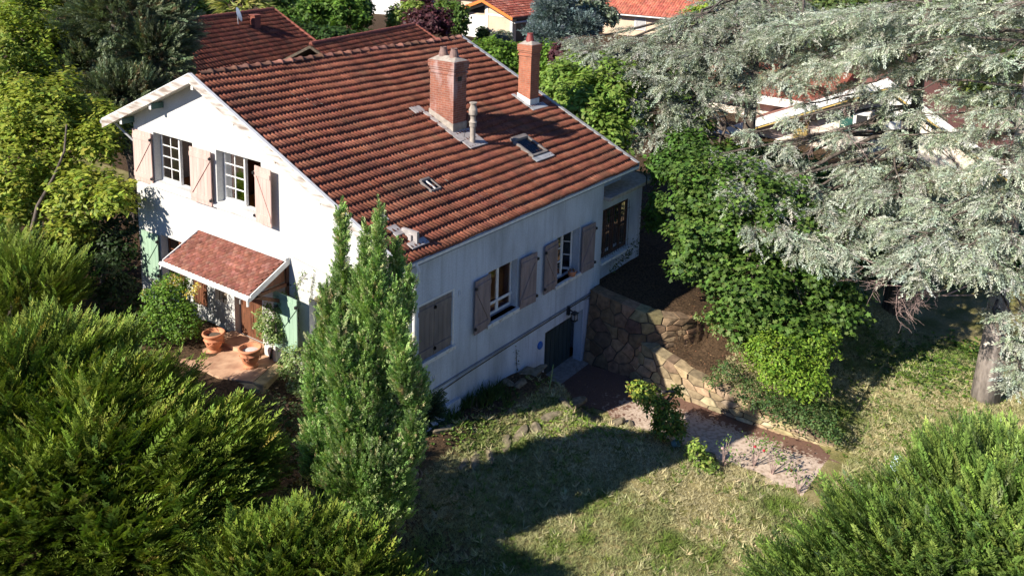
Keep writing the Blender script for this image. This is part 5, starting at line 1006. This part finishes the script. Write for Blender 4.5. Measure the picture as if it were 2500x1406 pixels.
MAT['canal2'] = tinted('pink_roof_tiles', scale=5)
facade_house()
def block(label, A, B, zb, zt, depth, wins, roof_rise, wallm='cream', nm='cream_house', roofc=((.45, .13, .09), (.5, .18, .12))):
    A, B = np.array(A), np.array(B); e = B-A; e[2] = 0; L = np.linalg.norm(e); e /= L; n = np.array([-e[1], e[0], 0]); n = n if n@AX_F > 0 else -n
    root = thing(nm, label, 'house', (A[0], A[1], zb)); f = MB(); a, b = np.array([A[0], A[1], 0]), np.array([B[0], B[1], 0]); ez = np.array([0, 0, 1.])
    f.hexa([a, b, b+n*depth, a+n*depth, a+ez*zt, b+ez*zt, b+n*depth+ez*zt, a+n*depth+ez*zt]); f.build('wall', MAT[wallm], root)
    for (s0, s1, z0, z1) in wins:
        f = MB(); q = [a+e*s0-n*.07, a+e*s1-n*.07, a+e*s1-n*.004, a+e*s0-n*.004]; f.hexa([p+ez*z0 for p in q]+[p+ez*z1 for p in q]); w = f.build('window', MAT['white'], root)
        f = MB(); q = [a+e*(s0+.1)-n*.09, a+e*(s1-.1)-n*.09, a+e*(s1-.1)-n*.071, a+e*(s0+.1)-n*.071]; f.hexa([p+ez*(z0+.1) for p in q]+[p+ez*(z1-.1) for p in q]); f.build('shutter', MAT['zinc'], w)
    lo = a-n*.6-e*.5+ez*(zt-.05); Lr = L+1; rr = depth*.55+.6; an = math.atan(roof_rise/rr); es = n*math.cos(an)+ez*math.sin(an); en = -n*math.sin(an)+ez*math.cos(an); hi = lo+n*rr+ez*roof_rise
    f = MB(); f.hexa([lo, lo+e*Lr, hi+e*Lr, hi, lo+ez*.12, lo+e*Lr+ez*.12, hi+e*Lr+ez*.12, hi+ez*.12]); bk = n*rr-ez*roof_rise; f.hexa([hi, hi+e*Lr, hi+bk+e*Lr, hi+bk, hi+ez*.12, hi+e*Lr+ez*.12, hi+bk+e*Lr+ez*.12, hi+bk+ez*.12]); rf = f.build('roof', MAT['mortar'], root)
    tile_field('roof_tiles', lo+ez*.13, e, es, en, Lr, rr/math.cos(an), .3, .45, tile_template(.3, .5, 1, .09, .04), MAT['canal2'], rf, list(roofc), None, .1)
    f = MB(); f.tube([lo-n*.05, lo+e*Lr-n*.05], .09, 6); f.build('gutter', MAT['zinc'], rf); return root
A, B = atd(1470, 100, 96), atd(1684, 112, 92); k = 94/FPX; L_ = np.linalg.norm((B-A)[:2]); zt = 2+3.0
zt = atd(1580, 38, 94)[2]; zw = atd(1600, 76, 94)[2]
block('long cream house with a pink red tiled roof and two shuttered windows', A, B, 2, zt, 9, [(L_*.37, L_*.50, zw, zw+1.45), (L_*.80, L_*.985, zw, zw+1.45)], 2.6)
A, B = atd(905, 60, 105), atd(1000, 60, 104); block('white house corner at the top behind the purple bushes', A, B, 2, atd(950, -40, 104)[2], 8, [], 2, 'white')
A, B = atd(-40, 20, 95), atd(30, 20, 95); block('distant house with pinkish roof in the top left corner', A, B, 2, atd(0, 12, 95)[2], 6, [], 2.2)
# white garden gate pier and wall, top
c = atd(965, 75, 98); f = MB(); f.box((c[0]-.4, c[1]-.4, 0), (c[0]+.4, c[1]+.4, c[2]+.5)); f.box((c[0]-.6, c[1]-.6, c[2]+.5), (c[0]+.6, c[1]+.6, c[2]+.7)); o = f.build('gate_pier', MAT['white']); tag(o, 'white masonry gate pier with a flat cap, in front of the white house corner', 'pier')
# cream gabled house seen through the cedars
def cedar_house():
    U = 34.0; pz = lambda px, py: atax(px, py, 0, U)[1:]
    root = thing('gabled_house', 'pale cream gabled house with white roof edges, half hidden behind the cedars', 'house', (U, float(pz(2000, 500)[0]), 1))
    l, ap, r = pz(1700, 345), pz(2180, 200), pz(2440, 395); lb, rb = l[0], r[0]
    f = MB(); f.prism([(lb, -1), (rb, -1), (rb, r[1]), (ap[0], ap[1]), (lb, l[1])], [], T(U, 0, 0) @ MG, .3); f.build('gable_wall', MAT['creamw'], root)
    f = MB(); f.box((U+.3, min(lb, rb), -1), (U+9, max(lb, rb), min(l[1], r[1])-.2)); f.build('side_wall', MAT['creamw'], root)
    for (q, nm) in ((l, 0), (r, 1)):
        dq = (q-ap)/np.linalg.norm(q-ap); q2 = q+dq*1.0; f = MB()
        f.hexa([(U-1.2, q2[0], q2[1]), (U+9, q2[0], q2[1]), (U+9, ap[0], ap[1]), (U-1.2, ap[0], ap[1]), (U-1.2, q2[0], q2[1]+.2), (U+9, q2[0], q2[1]+.2), (U+9, ap[0], ap[1]+.2), (U-1.2, ap[0], ap[1]+.2)]); rf = f.build('roof', simple('red_roof', (.30, .12, .085), (.20, .085, .06), 9, .8, .5), root)
        f = MB(); f.hexa([(U-1.26, q2[0], q2[1]-.15), (U-1.21, q2[0], q2[1]-.15), (U-1.21, ap[0], ap[1]-.15), (U-1.26, ap[0], ap[1]-.15), (U-1.26, q2[0], q2[1]+.35), (U-1.21, q2[0], q2[1]+.35), (U-1.21, ap[0], ap[1]+.35), (U-1.26, ap[0], ap[1]+.35)]); f.build('fascia', MAT['white'], rf)
        f = MB(); f.hexa([(U-1.2, q2[0], q2[1]-.28), (U-.9, q2[0], q2[1]-.28), (U-.9, ap[0], ap[1]-.28), (U-1.2, ap[0], ap[1]-.28), (U-1.2, q2[0], q2[1]-.16), (U-.9, q2[0], q2[1]-.16), (U-.9, ap[0], ap[1]-.16), (U-1.2, ap[0], ap[1]-.16)]); f.build('rafter', MAT['ochre'], rf)
    def on_wall(px0, px1, py0, py1, nm, mat, th=.08, parent=root):
        a, b = pz(px0, py0), pz(px1, py1); f = MB(); f.box((U-th, min(a[0], b[0]), min(a[1], b[1])), (U-.004, max(a[0], b[0]), max(a[1], b[1]))); return f.build(nm, MAT[mat], parent)
    on_wall(1948, 1972, 255, 345, 'post', 'ochre', .3); on_wall(2055, 2080, 262, 325, 'shutter', 'dkgreen'); on_wall(2086, 2122, 270, 330, 'window', 'white'); on_wall(2093, 2116, 280, 312, 'pane', 'black', .1); on_wall(2140, 2165, 260, 345, 'doorway', 'black'); on_wall(2370, 2440, 480, 530, 'window', 'white'); on_wall(2385, 2425, 485, 515, 'pane', 'black', .1); on_wall(2335, 2368, 505, 525, 'shutter', 'dkgreen')
    on_wall(2175, 2200, 235, 350, 'pilaster', 'white', .5)
    f = MB(); a, b = atax(1745, 225, 0, U+7), atax(2040, 235, 0, U+7); f.box((U+5, min(a[1], b[1]), 0), (U+12, max(a[1], b[1]), b[2]-.6)); f.build('rear_wing', MAT['creamw'], root)
    f = MB(); y0, y1, z = min(a[1], b[1])-.5, max(a[1], b[1])+.5, b[2]-.6; f.hexa([(U+4.2, y0, z), (U+13, y0, z), (U+13, y1, z), (U+4.2, y1, z), (U+4.2, y0, z+.5), (U+8.6, y0, z+1.9), (U+8.6, y1, z+1.9), (U+4.2, y1, z+.5)]); rr = f.build('rear_roof', MAT['redridge'], root)
    f = MB(); f.box((U+4.1, y0, z-.02), (U+4.19, y1, z+.5)); f.build('fascia', MAT['white'], rr)
cedar_house()
# hedges, bushes and trees behind
HG = [(.14, .26, .03), (.2, .33, .045), (.09, .17, .025)]; PU = [(.10, .035, .045), (.14, .05, .06), (.07, .03, .035)]; DG = [(.05, .10, .025), (.07, .14, .03), (.035, .07, .02)]
far = dict(tr=.12, noise=.25, rmin=.55)
broadleaf('clipped_hedge', 'bright green hedge just behind the far verge of the villa roof', 'hedge', [bl(1200, 130, 62, 70, 35), bl(1270, 165, 62, 75, 45), bl(1340, 150, 62, 55, 45), bl(1380, 190, 60, 50, 45)], 9000, .3, HG, None, seed=41, **far)
broadleaf('purple_bush', 'dark purple leaved bush against the bright hedge, right of the slim chimney', 'shrub', [bl(1385, 130, 56, 38, 34), bl(1360, 140, 56, 20, 28)], 2200, .26, PU, None, seed=42, **far)
broadleaf('purple_bush', 'large purple leaved bush behind the right end of the villa ridge', 'shrub', [bl(1050, 55, 75, 55, 38), bl(1020, 65, 75, 35, 25)], 4200, .36, PU, None, seed=43, **far)
broadleaf('plum_tree', 'purple plum crown cut by the top edge, above the large purple bush', 'tree', [bl(1020, 0, 88, 38, 18)], 1400, .38, PU, None, seed=44, **far)
broadleaf('round_bush', 'yellow green bush left of the large purple bush', 'shrub', [bl(968, 48, 80, 24, 34), bl(1010, 20, 84, 30, 18)], 2400, .34, [(.2, .3, .05), (.28, .36, .08)], None, seed=45, **far)
broadleaf('round_bush', 'dark green bush right of the large purple bush, beside the cream house', 'shrub', [bl(1112, 50, 80, 34, 44), bl(1090, 20, 84, 30, 20)], 3200, .34, [(.10, .18, .04), (.16, .25, .05)], None, seed=46, **far)
conifer_mass('blue_spruce', 'blue grey spruce standing in front of the cream houses', 'tree', [bl(1350, 35, 76, 48, 50), bl(1340, 85, 75, 55, 30), bl(1370, -10, 76, 35, 30), bl(1420, 60, 76, 45, 30)], 5200, 1.0, [(.17, .23, .22), (.22, .29, .29), (.12, .17, .16)], None, tpl=CED, lift=.2, seed=47, rollj=.8, mat='cedar')
broadleaf('olive_tree', 'soft grey green olive tree right of the blue spruce', 'tree', [bl(1440, 15, 80, 48, 28), bl(1480, 40, 79, 32, 26)], 3600, .34, [(.20, .25, .17), (.27, .31, .22)], None, seed=48, **far)
broadleaf('small_bush', 'small dark bush in front of the white timber frame', 'shrub', [bl(1180, 82, 88, 16, 16)], 500, .34, DG, None, seed=49, tr=0)
broadleaf('grey_bush', 'pale grey green bush in front of the patio opening', 'shrub', [bl(1225, 92, 84, 26, 16)], 900, .3, [(.25, .3, .22)], None, seed=50, tr=0)
broadleaf('tall_hedge', 'tall hedge with a sunlit top behind the lower brown roof', 'hedge', [bl(740, 20, 78, 80, 55), bl(830, 30, 78, 80, 50), bl(880, 15, 78, 30, 50)], 11000, .4, [(.13, .24, .035), (.09, .17, .03)], None, seed=51, **far)
broadleaf('low_hedge', 'low dark hedge between the two brown roofs and the tall hedge', 'hedge', [bl(720, 95, 66, 60, 45), bl(800, 85, 66, 60, 22), bl(900, 90, 66, 50, 14)], 5000, .32, DG, None, seed=52, **far)
broadleaf('dark_tree', 'dark green tree at the top edge left of the palm', 'tree', [bl(470, 15, 62, 50, 40), bl(560, -15, 68, 70, 30), bl(660, -10, 68, 60, 30)], 5200, .4, [(.10, .19, .03), (.06, .11, .025)], None, seed=53, **far)
broadleaf('yellow_bush', 'yellow green bushes right of the long cream house', 'shrub', [bl(1730, 50, 70, 60, 40), bl(1700, 80, 68, 40, 25)], 3200, .4, [(.3, .38, .05), (.2, .3, .04)], None, seed=54, **far)
broadleaf('garden_tree', 'green tree filling the gap behind the cedars, left of the gabled house', 'tree', [bl(1680, 300, 44, 60, 60), bl(1640, 200, 50, 90, 60), bl(1780, 400, 42, 90, 50), bl(1880, 390, 42, 80, 40), bl(1980, 420, 42, 60, 35), bl(1640, 370, 38, 40, 50)], 11000, .3, [(.15, .25, .04), (.1, .17, .03)], None, seed=55, **far)
broadleaf('garden_tree', 'dark foliage behind the trunks of the right hand cedars', 'tree', [bl(2150, 640, 36, 100, 70), bl(2300, 560, 38, 110, 60), bl(2050, 520, 38, 90, 60), bl(2450, 620, 36, 90, 70)], 12000, .24, DG+[(.1, .18, .03)], None, seed=56, **far)
broadleaf('backdrop_tree', 'green crowns behind the cedars along the top right edge', 'tree', [bl(1900, 60, 60, 130, 70), bl(2100, 40, 60, 130, 80), bl(2300, 60, 60, 130, 80), bl(2480, 40, 60, 110, 80), bl(2450, 200, 52, 120, 80)], 15000, .42, [(.11, .17, .05), (.17, .23, .06), (.07, .11, .035)], None, seed=57, **far)
# palm
c = atd(590, 15, 58); t = thing('palm_tree', 'palm with yellow green fan fronds behind the dish roof', 'tree', (c[0], c[1], 2)); trunk(t, (c[0], c[1], 2), (c[0], c[1], c[2]-.3), .22, .2)
n = 900; a = RNG.integers(0, 26, n)*.2417; di = np.stack([np.cos(a), np.sin(a), .25+.4*np.sin(a*3)], 1); fr_ = c+np.array([0, 0, -.2])+di*RNG.uniform(1.0, 1.3, (n, 1)); dd = norm(di+rv(n)*.55+np.array([0, 0, -.35]))
inst('fronds', [(OVAL1[0]*np.array([.16, 1, 1]), OVAL1[1], fr_, frames(dd, rv(n)+[0, 0, 1], RNG.uniform(.7, 1.3, n)), pal(n, [(.34, .38, .08), (.22, .28, .06), (.45, .42, .15)]))], MAT['leaf'], t)

# ================================================================== GRASS, WEEDS, LITTER
def scatter(n, ulo, uhi, vlo, vhi, keep):
    u, v = RNG.uniform(ulo, uhi, n), RNG.uniform(vlo, vhi, n); k = keep(u, v); u, v = u[k], v[k]; return np.stack([u, v, gh(u, v)], 1)
not_drive = lambda u, v: ~((u > 5.85-.3*np.clip(-v-7.4, 0, 9)) & (u < 8.2) & (v > -8.8))
def tuft(seed, nb=6, w=.016, spread=.5):
    rg = np.random.default_rng(seed); V, F = [], []
    for _ in range(nb):
        a = rg.uniform(0, 6.28); s_ = np.array([math.cos(a), math.sin(a), 0]); lean = np.array([-s_[1], s_[0], 0])*rg.uniform(-spread, spread)+s_*rg.uniform(-spread, spread); h = rg.uniform(.5, 1); b = len(V); o_ = rg.normal(0, .12, 3)*[1, 1, 0]
        V += [o_-s_*w/ .08, o_+s_*w/.08, o_+lean+np.array([0, 0, h])]; F.append((b, b+1, b+2))
    V = np.array(V); V[:, :2] *= 1; return V, F
TU = [tuft(k, 6, .006, .9) for k in range(3)]
Ig = lambda n, s: np.stack([np.eye(3)]*n)*np.asarray(s).reshape(-1, 1, 1)
def rotz(n, s, zs=1.0):
    a = RNG.uniform(0, 6.28, n); M = np.zeros((n, 3, 3)); c, q = np.cos(a), np.sin(a); M[:, 0, 0] = c; M[:, 0, 1] = -q; M[:, 1, 0] = q; M[:, 1, 1] = c; M[:, 2, 2] = zs; return M*np.asarray(s).reshape(-1, 1, 1)
P = scatter(130000, -6, 18, -13.5, 1, lambda u, v: not_drive(u, v) & ~((u > -.2) & (u < 12.3) & (v > -.1)) & ~((v > -.95) & (u < 6) & (u > -2)) & ~((u > 8) & (v > -4.5)) & (np.hypot((u-2)/14, (v+7)/8) < 1.1) & (RNG.random(len(u)) < .95))
dryness = np.clip(.80+1.4*vnoise(P[:, 0], P[:, 1], 1.6, 8)+.8*vnoise(P[:, 0], P[:, 1], .5, 9), 0, 1)[:, None]
C = (np.array([(.17, .24, .05)])*(1-dryness)+np.array([(.56, .50, .29)])*dryness)*(1+RNG.normal(0, .22, (len(P), 1)))
o = inst('lawn_grass', grp(TU, P, rotz(len(P), 1.1*.085*RNG.uniform(.5, 1.3, len(P))*(.8+.5*(1-dryness[:, 0]))), C), MAT['dry']); tag(o, 'sparse drying lawn grass, green and straw coloured, around the driveway', 'grass', kind='stuff')
P = scatter(9000, -4, 16, -13, 0, lambda u, v: not_drive(u, v) & ~((u > -.2) & (u < 12.3) & (v > -.4)) & ~((u > 8) & (v > -4.5)) & (vnoise(u, v, .9, 15) > -.12) & (np.hypot((u-2)/14, (v+7)/8) < 1.1))
o = inst('rough_grass', grp([tuft(90+k, 9, .007, 1.1) for k in range(3)], P, rotz(len(P), .15*RNG.uniform(.5, 1.25, len(P))), pal(len(P), [(.13, .21, .035), (.22, .30, .06), (.56, .50, .28), (.12, .16, .035)], [.22, .22, .45, .11])), MAT['dry']); tag(o, 'coarser grass tufts and weeds scattered through the lawn', 'grass', kind='stuff')
# strappy dark leaves against the wall and broad weeds on the bank
LT = [tuft(70+k, 9, .004, .55) for k in range(2)]
def clump(name, label, pts, n, s, cols, tpl=LT, spread=.2, cat='plant', mat='leaf'):
    c = np.array([atz(*p) for p in pts]); Q = c[RNG.integers(0, len(c), n)]+RNG.normal(0, spread, (n, 3))*[1, 1, 0]; Q[:, 2] = gh(Q[:, 0], Q[:, 1]); t = inst(name, grp(tpl, Q-c[0], rotz(n, s*RNG.uniform(.6, 1.2, n)), pal(n, cols)), MAT[mat]); t.location = c[0]; return tag(t, label, cat)
clump('iris_leaves', 'dark strappy leaves growing along the foot of the long wall', [(1140, 1000, 1.1), (1180, 985, 1.1), (1100, 1030, 1.1), (1220, 985, 1.0)], 90, .42, [(.05, .10, .03), (.08, .14, .04)], cat='plant')
LF = [(np.array([(0, 0, 0), (.5, .2, .5), (0, .9, .55), (-.5, .2, .5), (0, -.1, .0), (.45, -.8, .4), (-.3, -.9, .5), (-.6, -.2, .4), (.6, -.3, .35)]), [(0, 1, 2, 3), (4, 5, 6), (4, 7, 6), (4, 8, 5)])]
clump('lawn_weeds', 'bright green broad weeds on the lawn corner near the bank', [(1420, 1030, .6), (1370, 1040, .6), (1480, 1050, .4), (1400, 1010, .6), (1340, 1060, .6)], 320, .085, [(.2, .33, .04), (.28, .4, .06)], LF, .28)
clump('lawn_weeds', 'scattered pale weeds along the shaded bed below the diagonal rocks', [(1120, 1100, .6), (1400, 1000, .6), (1200, 1100, .7), (1160, 1120, .6), (1230, 1050, .9), (1180, 1060, .9), (1290, 1020, .9), (1080, 1060, .9), (1330, 1000, .8)], 620, .075, [(.2, .3, .06), (.32, .36, .12), (.1, .16, .03)], LF, .3)
clump('ground_cover', 'leafy ground cover at the foot of the right hand cedar trunk', [(2250, 830, .8), (2200, 860, .8), (2300, 840, .8), (2350, 880, .6), (2280, 900, .6), (2360, 820, .8)], 1500, .12, [(.12, .22, .03), (.2, .3, .05), (.07, .13, .03)], LF, .55)
clump('garden_weeds', 'green weeds in the rough grass beyond the sack', [(2130, 1030, .3), (2200, 1000, .4), (2300, 960, .5), (2150, 960, .6), (2080, 1060, .3)], 500, .08, [(.16, .24, .04), (.1, .16, .03)], LF, .6)
P = scatter(14000, -2.5, 12, -9, 4, lambda u, v: (((u < 6) & (v > -1.9) & (v < -.05)) | ((u > 7.3) & (u < 8.1) & (v > -8) & (v < 0)) | ((u > 5.9) & (u < 8.1) & (v > -2.6) & (v < -.3)) | ((u > 8.3) & (v < -1.8) & (v > -8)) | ((u < -.1) & (v < 4) & (v > -3))))
P[:, 2] += np.where((P[:, 0] > 5.9) & (P[:, 0] < 8.15), .03, .012)
o = inst('leaf_litter', [(OVAL1[0], OVAL1[1], P, frames(rv(len(P))*[1, 1, .25], rv(len(P))*.35+[0, 0, 1], .055*RNG.uniform(.5, 1.3, len(P))), pal(len(P), [(.16, .08, .045), (.24, .13, .07), (.10, .06, .035), (.3, .2, .1)]))], MAT['dry']); tag(o, 'brown fallen leaves and twigs over the beds and along the driveway edge', 'leaf litter', kind='stuff')
